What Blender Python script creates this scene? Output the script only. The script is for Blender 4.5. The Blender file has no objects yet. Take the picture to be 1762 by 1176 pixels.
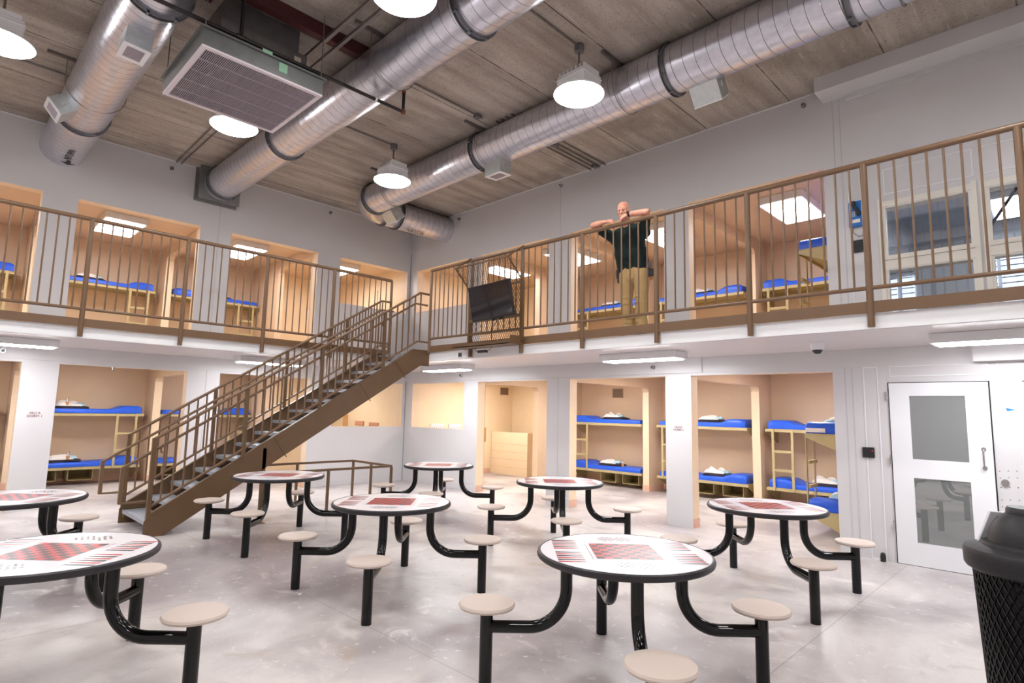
import bpy, bmesh, math, random
from mathutils import Vector, Matrix, Euler
random.seed(7)
S = bpy.context.scene
COL = S.collection
# ------------------------------------------------------------------ camera
YAW, PITCH, ROLL = 0.79413685, 0.11976622, 0.02153139
fw = Vector((math.sin(YAW)*math.cos(PITCH), math.cos(YAW)*math.cos(PITCH), math.sin(PITCH)))
rr = Vector((math.cos(YAW), -math.sin(YAW), 0)); uu = rr.cross(fw)
r2 = rr*math.cos(ROLL)+uu*math.sin(ROLL); u2 = -rr*math.sin(ROLL)+uu*math.cos(ROLL)
cd = bpy.data.cameras.new('camera'); cam = bpy.data.objects.new('camera', cd); COL.objects.link(cam)
cd.sensor_width = 36; cd.lens = 36*999.72/1762; cd.clip_start = .05
m = Matrix.Identity(4)
for i, v in enumerate((r2, u2, -fw)):
    for j in range(3): m[j][i] = v[j]
m.translation = (-8.1673, -11.5479, 1.65)
cam.matrix_world = m; S.camera = cam
# ------------------------------------------------------------------ world and exposure
w = bpy.data.worlds.new('world'); S.world = w; w.use_nodes = True
w.node_tree.nodes['Background'].inputs[0].default_value = (.9, .93, 1, 1)
w.node_tree.nodes['Background'].inputs[1].default_value = .25
S.view_settings.view_transform = 'Standard'; S.view_settings.look = 'None'
S.view_settings.gamma = 1; S.view_settings.exposure = 0.0
BAY_E = 52.0      # pendant lens emission
TUBE_E = 46.0      # fluorescent diffusers under the balcony
CELL_E = 17.0      # ceiling lights in the cells
# ------------------------------------------------------------------ materials
def srgb(r, g, b):
    f = lambda c: (c/255/12.92) if c/255 <= .04045 else ((c/255+.055)/1.055)**2.4
    return (f(r), f(g), f(b), 1)
MATS = {}
def mat(name, col, rough=.5, metal=0, noise=0, nscale=6, bump=0, bscale=60, emit=None, estr=0, spec=.5, coat=0, aniso=None, tint=None):
    if name in MATS: return MATS[name]
    mt = bpy.data.materials.new(name); mt.use_nodes = True
    N = mt.node_tree.nodes; L = mt.node_tree.links; b = N['Principled BSDF']
    c = srgb(*col) if max(col) > 1 else (*col, 1)
    b.inputs['Base Color'].default_value = c
    b.inputs['Roughness'].default_value = rough; b.inputs['Metallic'].default_value = metal
    b.inputs['Specular IOR Level'].default_value = spec; b.inputs['Coat Weight'].default_value = coat
    if noise or bump:
        tc = N.new('ShaderNodeTexCoord')
    if noise:
        mp = N.new('ShaderNodeMapping'); L.new(tc.outputs['Object'], mp.inputs[0])
        if aniso: mp.inputs['Scale'].default_value = aniso
        n = N.new('ShaderNodeTexNoise'); n.inputs['Scale'].default_value = nscale; n.inputs['Detail'].default_value = 5
        L.new(mp.outputs[0], n.inputs['Vector'])
        mx = N.new('ShaderNodeMix'); mx.data_type = 'RGBA'
        r = N.new('ShaderNodeMapRange'); r.inputs[1].default_value = .3; r.inputs[2].default_value = .7
        L.new(n.outputs[0], r.inputs[0]); L.new(r.outputs[0], mx.inputs['Factor'])
        t = tint and srgb(*tint) or tuple(x*(1-noise) for x in c[:3])+(1,)
        mx.inputs['A'].default_value = c; mx.inputs['B'].default_value = t
        L.new(mx.outputs['Result'], b.inputs['Base Color'])
    if bump:
        n2 = N.new('ShaderNodeTexNoise'); n2.inputs['Scale'].default_value = bscale; n2.inputs['Detail'].default_value = 3
        L.new(tc.outputs['Object'], n2.inputs['Vector'])
        bp = N.new('ShaderNodeBump'); bp.inputs['Strength'].default_value = bump; bp.inputs['Distance'].default_value = .01
        L.new(n2.outputs[0], bp.inputs['Height']); L.new(bp.outputs[0], b.inputs['Normal'])
    if emit:
        b.inputs['Emission Color'].default_value = (*emit, 1); b.inputs['Emission Strength'].default_value = estr
    MATS[name] = mt
    return mt
HALL = mat('hall wall paint', (212, 209, 210), .32, noise=.03, nscale=1.5, bump=.05, bscale=120)
FASC = mat('white slab paint', (250, 251, 254), .4, bump=.25, bscale=25)
SOFF = mat('soffit paint', (220, 212, 212), .3, noise=.04, nscale=2)
TAN = mat('tan cell paint', (221, 192, 160), .45, noise=.05, nscale=2)
CREAM = mat('cream jamb paint', (240, 216, 186), .45, noise=.03)
SHOW = mat('block paint with yellow light', (244, 222, 188), .4, noise=.04, nscale=3)
PINK = mat('peach base paint', (224, 182, 158), .5, noise=.05)
BRONZE = mat('bronze rail enamel', (120, 92, 68), .36, noise=.06, nscale=8)
STAIRB = mat('brown stringer enamel', (108, 82, 56), .45, noise=.1, nscale=5, bump=.1, bscale=40)
GALV = mat('galvanised steel', (176, 176, 180), .38, .9, noise=.16, nscale=30)
GRATE = mat('grating steel', (190, 195, 205), .5, .4, noise=.5, nscale=90, bump=.5, bscale=120)
BLACK = mat('gloss black enamel', (8, 8, 10), .14, spec=.4)
RUB = mat('black rubber edge', (40, 37, 42), .42)
BLKP = mat('black plastic', (30, 29, 33), .45, bump=.15, bscale=90)
SEAT = mat('beige seat plastic', (206, 190, 180), .5, bump=.12, bscale=200)
LAM = mat('white laminate', (244, 241, 246), .22)
RED = mat('board red', (206, 62, 66), .3)
BRD = mat('board charcoal', (70, 56, 64), .3)
OLIVE = mat('khaki bunk steel', (190, 174, 128), .42, noise=.05)
OLIVD = mat('khaki steel in shade', (150, 132, 84), .5)  # darker copy of the bunk khaki, shade painted into the cubby backs
BLUE = mat('blue vinyl mattress', (34, 94, 226), .42, noise=.1, nscale=4, bump=.3, bscale=12)
BLANK = mat('charcoal blanket', (52, 46, 58), .9, noise=.2, nscale=30, bump=.5, bscale=80)
LINEN = mat('white linen', (240, 234, 232), .85, noise=.08, nscale=20, bump=.5, bscale=30)
TOWEL = mat('pale blue towel', (176, 212, 228), .9, bump=.5, bscale=90)
KRAFT = mat('kraft carton', (206, 150, 100), .7)
WHITEM = mat('white enamel', (232, 232, 235), .3)
GREYM = mat('grey cast metal', (120, 120, 124), .45, .6)
CHROME = mat('brushed steel', (200, 198, 198), .22, 1)
RUST = mat('red oxide steel', (74, 26, 26), .6, noise=.3, nscale=8)
PIPE = mat('black iron pipe', (42, 36, 38), .4, .3, noise=.3, nscale=12)
COND = mat('conduit steel', (130, 122, 118), .4, .6)
VENT = mat('taupe vent grille', (150, 124, 102), .6)
LENS = mat('pendant lens', (255, 255, 255), .4, emit=(1, .985, .97), estr=BAY_E)
TUBE = mat('lit diffuser', (255, 255, 255), .4, emit=(.95, .97, 1), estr=TUBE_E)
CELL = mat('lit troffer diffuser', (255, 255, 255), .4, emit=(1, .97, .98), estr=CELL_E)
SHIRT = mat('dark green shirt cloth', (16, 40, 38), .85, noise=.35, nscale=10, bump=.5, bscale=25)
KHAKI = mat('khaki trouser cloth', (190, 158, 108), .85, noise=.18, nscale=9, bump=.8, bscale=18)
SKIN = mat('skin', (232, 176, 150), .5, noise=.12, nscale=12, tint=(214, 140, 118))
PHBLUE = mat('blue phone enamel', (20, 110, 190), .35)
DARKRED = mat('maroon lettering', (120, 40, 50), .5)
INK = mat('black stencil ink', (22, 22, 24), .6)
SCREEN = mat('dark screen', (22, 22, 30), .12, coat=.3)
GREENL = mat('green label', (142, 186, 156), .6)
TAPE = mat('blue tape', (30, 130, 215), .6)
WINL = mat('daylit window', (255, 255, 255), .4, emit=(.82, .88, 1), estr=2.2)
DIM = mat('control room paint', (190, 194, 200), .6, noise=.1)

def duct_mat(name, axis):
    mt = bpy.data.materials.new(name); mt.use_nodes = True
    N = mt.node_tree.nodes; L = mt.node_tree.links; b = N['Principled BSDF']
    b.inputs['Metallic'].default_value = .92; b.inputs['Roughness'].default_value = .3
    tc = N.new('ShaderNodeTexCoord'); sp = N.new('ShaderNodeSeparateXYZ'); L.new(tc.outputs['Object'], sp.inputs[0])
    other = 'X' if axis == 'Y' else 'Y'
    k = N.new('ShaderNodeMath'); k.operation = 'MULTIPLY_ADD'; L.new(sp.outputs[other], k.inputs[0]); k.inputs[1].default_value = .12
    L.new(sp.outputs[axis], k.inputs[2])
    mo = N.new('ShaderNodeMath'); mo.operation = 'PINGPONG'; L.new(k.outputs[0], mo.inputs[0]); mo.inputs[1].default_value = .072
    r = N.new('ShaderNodeMapRange'); L.new(mo.outputs[0], r.inputs[0])
    r.inputs[1].default_value = 0; r.inputs[2].default_value = .0045; r.inputs[3].default_value = 1; r.inputs[4].default_value = 0
    n = N.new('ShaderNodeTexNoise'); n.inputs['Scale'].default_value = 14; n.inputs['Detail'].default_value = 6; L.new(tc.outputs['Object'], n.inputs['Vector'])
    m1 = N.new('ShaderNodeMix'); m1.data_type = 'RGBA'; L.new(n.outputs[0], m1.inputs['Factor'])
    m1.inputs['A'].default_value = srgb(232, 232, 240); m1.inputs['B'].default_value = srgb(190, 190, 202)
    m2 = N.new('ShaderNodeMix'); m2.data_type = 'RGBA'; L.new(r.outputs[0], m2.inputs['Factor']); L.new(m1.outputs['Result'], m2.inputs['A'])
    m2.inputs['B'].default_value = srgb(70, 66, 70)
    L.new(m2.outputs['Result'], b.inputs['Base Color'])
    bp = N.new('ShaderNodeBump'); bp.inputs['Strength'].default_value = .5; bp.inputs['Distance'].default_value = .01
    L.new(r.outputs[0], bp.inputs['Height']); L.new(bp.outputs[0], b.inputs['Normal'])
    return mt
DUCTY = duct_mat('spiral duct along hall', 'Y'); DUCTX = duct_mat('spiral duct across hall', 'X')

def floor_mat():
    mt = bpy.data.materials.new('polished concrete'); mt.use_nodes = True
    N = mt.node_tree.nodes; L = mt.node_tree.links; b = N['Principled BSDF']
    tc = N.new('ShaderNodeTexCoord')
    def noise(sc, det, dist=0):
        n = N.new('ShaderNodeTexNoise'); n.inputs['Scale'].default_value = sc; n.inputs['Detail'].default_value = det
        n.inputs['Distortion'].default_value = dist; L.new(tc.outputs['Object'], n.inputs['Vector']); return n
    def mr(src, a, c):
        r = N.new('ShaderNodeMapRange'); L.new(src, r.inputs[0]); r.inputs[1].default_value = a; r.inputs[2].default_value = c; return r.outputs[0]
    def mix(fac, A, B):
        x = N.new('ShaderNodeMix'); x.data_type = 'RGBA'; L.new(fac, x.inputs['Factor'])
        if isinstance(A, tuple): x.inputs['A'].default_value = A
        else: L.new(A, x.inputs['A'])
        x.inputs['B'].default_value = B; return x.outputs['Result']
    c = mix(mr(noise(.5, 8, .5).outputs[0], .45, .63), srgb(214, 207, 204), srgb(158, 149, 152))
    c = mix(mr(noise(1.3, 12, .5).outputs[0], .56, .78), c, srgb(150, 142, 145))
    c = mix(mr(noise(2.4, 12, 1.0).outputs[0], .62, .76), c, srgb(226, 220, 218))
    c = mix(mr(noise(60, 4).outputs[0], .58, 1.3), c, srgb(120, 114, 114))
    c = mix(mr(noise(1.1, 8, 1).outputs[0], .64, .8), c, srgb(180, 160, 138))
    c = mix(mr(noise(5.5, 12, .8).outputs[0], .55, .95), c, srgb(176, 167, 166))
    c = mix(mr(noise(16, 12, .6).outputs[0], .62, .75), c, srgb(224, 218, 214))
    sp = N.new('ShaderNodeSeparateXYZ'); L.new(tc.outputs['Object'], sp.inputs[0])
    for ax, off, per in (('X', 5.58, 3.6), ('Y', 9.98, 3.9)):
        a = N.new('ShaderNodeMath'); a.operation = 'ADD'; L.new(sp.outputs[ax], a.inputs[0]); a.inputs[1].default_value = off
        p = N.new('ShaderNodeMath'); p.operation = 'PINGPONG'; L.new(a.outputs[0], p.inputs[0]); p.inputs[1].default_value = per/2
        ln = N.new('ShaderNodeMapRange'); L.new(p.outputs[0], ln.inputs[0]); ln.inputs[1].default_value = .002; ln.inputs[2].default_value = .006
        ln.inputs[3].default_value = .55; ln.inputs[4].default_value = 0
        c = mix(ln.outputs[0], c, srgb(128, 118, 114))
    L.new(c, b.inputs['Base Color'])
    r = N.new('ShaderNodeMapRange'); L.new(noise(1.3, 6, 1).outputs[0], r.inputs[0]); r.inputs[3].default_value = .22; r.inputs[4].default_value = .5
    L.new(r.outputs[0], b.inputs['Roughness'])
    return mt
FLOOR = floor_mat()

def ceil_mat():
    mt = bpy.data.materials.new('precast concrete planks'); mt.use_nodes = True
    N = mt.node_tree.nodes; L = mt.node_tree.links; b = N['Principled BSDF']; b.inputs['Roughness'].default_value = .85
    tc = N.new('ShaderNodeTexCoord')
    def mix(fac, A, B):
        x = N.new('ShaderNodeMix'); x.data_type = 'RGBA'; L.new(fac, x.inputs['Factor'])
        if isinstance(A, tuple): x.inputs['A'].default_value = A
        else: L.new(A, x.inputs['A'])
        x.inputs['B'].default_value = B; return x.outputs['Result']
    def noise(sc, scale, det, a, c_):
        mp = N.new('ShaderNodeMapping'); mp.inputs['Scale'].default_value = scale; L.new(tc.outputs['Object'], mp.inputs[0])
        n = N.new('ShaderNodeTexNoise'); n.inputs['Scale'].default_value = sc; n.inputs['Detail'].default_value = det; L.new(mp.outputs[0], n.inputs['Vector'])
        r = N.new('ShaderNodeMapRange'); L.new(n.outputs[0], r.inputs[0]); r.inputs[1].default_value = a; r.inputs[2].default_value = c_; return r.outputs[0]
    c = mix(noise(1, (.5, 5, 1), 8, .35, .7), srgb(186, 176, 166), srgb(150, 138, 128))
    c = mix(noise(1.2, (1, 1, 1), 8, .5, .8), c, srgb(132, 122, 112))
    c = mix(noise(60, (1, 1, 1), 3, .58, .75), c, srgb(96, 84, 74))
    c = mix(noise(9, (.25, 3, 1), 4, .62, .8), c, srgb(200, 192, 182))
    sp = N.new('ShaderNodeSeparateXYZ'); L.new(tc.outputs['Object'], sp.inputs[0])
    a = N.new('ShaderNodeMath'); a.operation = 'ADD'; L.new(sp.outputs['Y'], a.inputs[0]); a.inputs[1].default_value = 6.45
    for per, wd, colr, st in ((1.22, .012, srgb(60, 52, 46), .85), (1.22, .03, srgb(200, 188, 174), .35)):
        p = N.new('ShaderNodeMath'); p.operation = 'PINGPONG'; L.new(a.outputs[0], p.inputs[0]); p.inputs[1].default_value = per/2
        ln = N.new('ShaderNodeMapRange'); L.new(p.outputs[0], ln.inputs[0]); ln.inputs[1].default_value = wd*.5; ln.inputs[2].default_value = wd
        ln.inputs[3].default_value = st; ln.inputs[4].default_value = 0
        if st < .5:
            k = N.new('ShaderNodeMath'); k.operation = 'MULTIPLY'; L.new(ln.outputs[0], k.inputs[0]); L.new(noise(3, (1, .2, 1), 4, .45, .6), k.inputs[1]); c = mix(k.outputs[0], c, colr)
        else: c = mix(ln.outputs[0], c, colr)
    L.new(c, b.inputs['Base Color'])
    return mt
CEIL = ceil_mat()

def glass_mat(name, tint, refl, rough=0.0):
    mt = bpy.data.materials.new(name); mt.use_nodes = True
    N = mt.node_tree.nodes; L = mt.node_tree.links; N.remove(N['Principled BSDF']); o = N['Material Output']
    t = N.new('ShaderNodeBsdfTransparent'); t.inputs[0].default_value = (*tint, 1)
    g = N.new('ShaderNodeBsdfGlossy'); g.inputs['Roughness'].default_value = rough
    mx = N.new('ShaderNodeMixShader'); mx.inputs[0].default_value = refl
    L.new(t.outputs[0], mx.inputs[1]); L.new(g.outputs[0], mx.inputs[2]); L.new(mx.outputs[0], o.inputs[0]); return mt
GLASS = glass_mat('window glass', (.72, .76, .8), .16)
DGLASS = glass_mat('grey door glass', (.86, .87, .87), .16)

# ------------------------------------------------------------------ mesh builder
class MB:
    def __init__(s): s.v = []; s.f = []; s.m = []
    def add(s, vs, fs, mi=0):
        o = len(s.v); s.v += [Vector(v) for v in vs]
        for f in fs: s.f.append([o+i for i in f]); s.m.append(mi)
        return s
    def box(s, x0, y0, z0, x1, y1, z1, mi=0, M=None):
        x0, x1 = sorted((x0, x1)); y0, y1 = sorted((y0, y1)); z0, z1 = sorted((z0, z1))
        vs = [Vector(p) for p in ((x0,y0,z0),(x1,y0,z0),(x1,y1,z0),(x0,y1,z0),(x0,y0,z1),(x1,y0,z1),(x1,y1,z1),(x0,y1,z1))]
        if M: vs = [M @ v for v in vs]
        return s.add(vs, [(0,3,2,1),(4,5,6,7),(0,1,5,4),(1,2,6,5),(2,3,7,6),(3,0,4,7)], mi)
    def prism(s, pts, d, mi=0):   # pts: 3D outline, d: extrusion vector
        n = len(pts); d = Vector(d)
        a = [Vector(p) for p in pts]
        return s.add(a+[p+d for p in a], [list(range(n))[::-1], list(range(n, 2*n))]+[(i, (i+1) % n, n+(i+1) % n, n+i) for i in range(n)], mi)
    def tube(s, path, r, seg=12, mi=0, cap=True, radii=None, up=None):
        P = [Vector(p) for p in path]; n = len(P); prev = None; rings = []
        for i, p in enumerate(P):
            t = (P[min(i+1, n-1)]-P[max(i-1, 0)]).normalized()
            if prev is None:
                a = up and Vector(up) or (Vector((0, 0, 1)) if abs(t.z) < .9 else Vector((1, 0, 0)))
                x = (a-t*a.dot(t)).normalized()
            else: x = (prev-t*prev.dot(t)).normalized()
            prev = x; y = t.cross(x); R = radii[i] if radii else r
            rings.append([p+x*R*math.cos(2*math.pi*k/seg)+y*R*math.sin(2*math.pi*k/seg) for k in range(seg)])
        vs = [v for q in rings for v in q]
        fs = [(i*seg+k, i*seg+(k+1) % seg, (i+1)*seg+(k+1) % seg, (i+1)*seg+k) for i in range(n-1) for k in range(seg)]
        if cap: fs += [list(range(seg))[::-1], list(range((n-1)*seg, n*seg))]
        return s.add(vs, fs, mi)
    def sq(s, a, b, w, h=None, mi=0, up=(0, 0, 1)):   # square bar a->b
        a, b = Vector(a), Vector(b); t = (b-a).normalized(); U = Vector(up)
        if abs(t.dot(U)) > .95: U = Vector((1, 0, 0))
        x = t.cross(U).normalized(); y = x.cross(t); h = h or w
        vs = [p+x*i*w/2+y*j*h/2 for p in (a, b) for i, j in ((-1,-1),(1,-1),(1,1),(-1,1))]
        return s.add(vs, [(0,1,2,3),(7,6,5,4),(0,4,5,1),(1,5,6,2),(2,6,7,3),(3,7,4,0)], mi)
    def lathe(s, prof, c=(0, 0, 0), seg=32, mi=0, axis='z', M=None):
        vs = []; c = Vector(c)
        for r, h in prof:
            for k in range(seg):
                a = 2*math.pi*k/seg; q = Vector((r*math.cos(a), r*math.sin(a), h))
                if axis == 'x': q = Vector((q.z, q.x, q.y))
                if axis == 'y': q = Vector((q.y, q.z, q.x))
                vs.append((M @ q if M else q)+c)
        n = len(prof); fs = [(i*seg+k, i*seg+(k+1) % seg, (i+1)*seg+(k+1) % seg, (i+1)*seg+k) for i in range(n-1) for k in range(seg)]
        if prof[0][0] > 1e-6: fs.append(list(range(seg))[::-1])
        if prof[-1][0] > 1e-6: fs.append(list(range((n-1)*seg, n*seg)))
        return s.add(vs, fs, mi)
    def grid(s, fn, nu, nv, mi=0):
        vs = [fn(i/nu, j/nv) for j in range(nv+1) for i in range(nu+1)]
        return s.add(vs, [(j*(nu+1)+i, j*(nu+1)+i+1, (j+1)*(nu+1)+i+1, (j+1)*(nu+1)+i) for j in range(nv) for i in range(nu)], mi)
    def build(s, name, mats, parent=None, smooth=True, bev=0, ang=35):
        me = bpy.data.meshes.new(name); off = root_loc(parent)
        me.from_pydata([v-off for v in s.v], [], s.f)
        mats = mats if isinstance(mats, (list, tuple)) else [mats]
        for q in mats: me.materials.append(q)
        me.polygons.foreach_set('material_index', s.m)
        bm = bmesh.new(); bm.from_mesh(me)
        bmesh.ops.remove_doubles(bm, verts=bm.verts, dist=1e-6)
        bmesh.ops.recalc_face_normals(bm, faces=bm.faces)
        bm.to_mesh(me); bm.free()
        if smooth:
            me.polygons.foreach_set('use_smooth', [True]*len(me.polygons)); me.set_sharp_from_angle(angle=math.radians(ang))
        o = bpy.data.objects.new(name, me); COL.objects.link(o)
        if parent: o.parent = parent
        if bev:
            b = o.modifiers.new('b', 'BEVEL'); b.width = bev; b.segments = 2; b.limit_method = 'ANGLE'
        return o
def root_loc(p):
    while p is not None and p.parent is not None: p = p.parent
    if p is None or p.type != 'EMPTY': return Vector((0, 0, 0))
    return Vector(p.location)
def tag(o, label, cat=None, group=None, kind=None):
    if label: o['label'] = label
    if cat: o['category'] = cat
    if group: o['group'] = group
    if kind: o['kind'] = kind
    return o
def thing(name, label, cat, loc=(0, 0, 0), group=None, kind=None):
    o = bpy.data.objects.new(name, None); COL.objects.link(o); o.location = loc; o.empty_display_size = .1
    return tag(o, label, cat, group, kind)
def struct(mb, name, mats, label=None, **k):
    o = mb.build(name, mats, **k); o['kind'] = 'structure'
    if label: o['label'] = label
    return o
def dup(root, loc, rz, label, group=None):
    r = root.copy(); COL.objects.link(r); r.location = loc; r.rotation_euler = (0, 0, rz); r['label'] = label
    if group: r['group'] = group
    for ch in list(root.children):
        c = ch.copy(); COL.objects.link(c); c.parent = r
        for g in ch.children:
            d = g.copy(); COL.objects.link(d); d.parent = c
    return r
def text_mesh(body, size, M, matl, name, parent=None, depth=.001, align='CENTER', lines=1.0):
    cu = bpy.data.curves.new('t', 'FONT'); cu.body = body; cu.size = size; cu.extrude = depth; cu.align_x = align; cu.space_line = lines
    t = bpy.data.objects.new('t', cu); me = bpy.data.meshes.new_from_object(t)
    bpy.data.objects.remove(t); off = root_loc(parent)
    me.transform(Matrix.Translation(-off) @ M); me.materials.clear(); me.materials.append(matl)
    o = bpy.data.objects.new(name, me); COL.objects.link(o)
    if parent: o.parent = parent
    return o
def frame(origin, xd, yd):
    x = Vector(xd).normalized(); y = Vector(yd).normalized(); z = x.cross(y)
    M = Matrix.Identity(4)
    for i, v in enumerate((x, y, z)):
        for j in range(3): M[j][i] = v[j]
    M.translation = origin; return M

# ------------------------------------------------------------------ the shell
D, DL = 1.744, 1.82          # balcony depths
ZD = 2.67                    # deck
ZF = 2.52                    # slab underside
ZC = 6.06
WX, SY = -12.2, -15.5
T = .2
HEAD = 2.245; UH = 4.96; SILL = 1.243; USILL = 3.945
struct(MB().box(WX, SY, -.2, 4.2, 4.2, 0), 'floor', FLOOR)
struct(MB().box(WX-.2, SY-.2, ZC, 4.2, 4.2, ZC+.2), 'ceiling', CEIL)
struct(MB().box(WX-.2, SY, 0, WX, 4, ZC), 'wall_west', HALL)
struct(MB().box(WX, SY-.2, 0, 4, SY, ZC), 'wall_south', HALL)

def wall_with_openings(axis, end, ops_, name):
    """axis 'x': wall in plane x=0..T running along -y ; axis 'y': plane y=0..T running along -x. ops: (a0,a1,[(z0,z1),...])"""
    mb = MB()
    def bx(a0, a1, z0, z1):
        if a1-a0 < 1e-4 or z1-z0 < 1e-4: return
        if axis == 'x': vs = [(0, -a0, 0), (T, -a1, 0)]
        else: vs = [(-a0, 0, 0), (-a1, T, 0)]
        (x0, y0, _), (x1, y1, _) = vs
        x0, x1 = sorted((x0, x1)); y0, y1 = sorted((y0, y1))
        P = [(x0,y0,z0),(x1,y0,z0),(x1,y1,z0),(x0,y1,z0),(x0,y0,z1),(x1,y0,z1),(x1,y1,z1),(x0,y1,z1)]
        F = [(0,3,2,1),(4,5,6,7),(0,1,5,4),(1,2,6,5),(2,3,7,6),(3,0,4,7)]
        hall = 5 if axis == 'x' else 2
        for i, f in enumerate(F): mb.add([P[k] for k in f], [(0, 1, 2, 3)], 0 if i == hall else 1)
    a = 0
    for (a0, a1, zs) in ops_:
        bx(a, a0, 0, ZC); z = 0
        for (z0, z1) in zs: bx(a0, a1, z, z0); z = z1
        bx(a0, a1, z, ZC); a = a1
    bx(a, end, 0, ZC)
    return struct(mb, name, [HALL, CREAM], smooth=False)
FULL = [(0, HEAD), (ZD, UH)]; HALF = [(SILL, HEAD), (USILL, UH)]
RO = [(.28, 2.12, HALF), (2.56, 4.46, FULL), (5.0, 6.9, FULL), (7.33, 9.28, FULL), (9.93, 10.80, [(2.86, 3.474), (3.63, 4.262)]), (10.93, 11.8, [(2.86, 3.474), (3.63, 4.262)])]
LO = [(.09, 1.88, HALF), (2.42, 4.21, FULL), (4.765, 6.62, FULL), (7.08, 8.95, FULL), (9.5, 11.3, FULL)]
wall_with_openings('x', -SY, RO, 'wall_right'); wall_with_openings('y', -WX, LO, 'wall_left')
# solid corner behind the two walls
struct(MB().box(0, 0, 0, .001+T, .001+T, ZC), 'wall_corner', CREAM)
# control joints in the hall walls
j = MB()
for y in (-4.73, -9.42, -9.50): j.box(-.004, y-.006, ZD if y > -9 else 0, .001, y+.006, ZC-.05)
j.box(-.004, -4.736, 0, .001, -4.724, ZF-.24)
struct(j, 'trim_1', mat('joint sealant', (196, 193, 197), .6), 'recessed vertical joint on the long wall')
j = MB()
for x in (-4.447,): j.box(x-.006, -.004, 0, x+.006, .001, ZF-.24).box(x-.006, -.004, ZD, x+.006, .001, ZC-.6)
struct(j, 'trim_2', MATS['joint sealant'])
struct(MB().box(-.006, -9.2, ZC-.02, .0, 0, ZC).box(-12, -.006, ZC-.02, 0, 0, ZC), 'trim_3', WHITEM)
# corner bead running up the hall corner
struct(MB().box(-.012, -.012, 0, 0, 0, ZC-.64), 'trim_4', mat('corner sealant', (140, 142, 152), .5))
# lintel bands under the balcony
struct(MB().box(-.03, -7.52, 2.286, 0, 0, ZF).box(-.012, -15, 2.286, 0, -7.52, ZF), 'trim_5', HALL)
struct(MB().box(WX, -.02, 2.286, 0, 0, ZF), 'trim_6', HALL)
struct(MB().box(-.16, -13, 2.3, 0, -10.72, ZF), 'trim_7', HALL)
# raised mouldings of the steel door and window panel
mo = MB()
def mould(y0, y1, z0, z1, w=.012):
    for a in ((y0, y0-w, z0, z1), (y1+w, y1, z0, z1), (y0-w-.0005, y1+w+.0005, z0, z0+w), (y0-w-.0005, y1+w+.0005, z1-w, z1)):
        mo.box(-.008, a[0], a[2], 0, a[1], a[3])
mould(-9.62, -9.78, 0, 2.286); mould(-9.9, -10.83, 2.16, 2.29); mould(-10.9, -11.6, 2.16, 2.29)
mould(-9.95, -10.83, 4.42, 4.75); mould(-10.9, -11.8, 4.42, 4.75); mould(-9.75, -12.4, 4.84, 4.86, .006); mould(-9.56, -9.72, ZD, 4.85)
struct(mo, 'trim_8', WHITEM)
# deep soffit at the top of the right wall
struct(MB().box(-.374, -15, 5.861, 0, -9.312, ZC).box(-.05, -15, 5.80, 0, -9.59, 5.861), 'beam_soffit', HALL)
# balcony slab
struct(MB().box(WX, -DL, ZF, 0, 0, ZD).box(-D, SY, ZF, 0, -DL, ZD), 'slab_balcony', FASC, smooth=False)
struct(MB().box(WX, -DL+.02, ZF-.004, 0, 0, ZF-.001).box(-D+.02, SY, ZF-.004, 0, -DL+.02, ZF-.001), 'ceiling_soffit', SOFF, smooth=False)

# ------------------------------------------------------------------ cell blocks
BX = 3.65                                        # back wall distance
c = MB()
c.box(BX, -9.5, 0, BX+.15, .2, 5.2).box(T, .0, 0, BX, .15, 5.2)
c.box(T, -9.43, 0, BX, -9.29, 5.2)
struct(c, 'wall_cells_right', TAN)
c = MB()
c.box(WX, BX-.15, 0, .2, BX, 5.2).box(0, T, 0, .15, BX-.15, 5.2)
struct(c, 'wall_cells_left', TAN)
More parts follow.
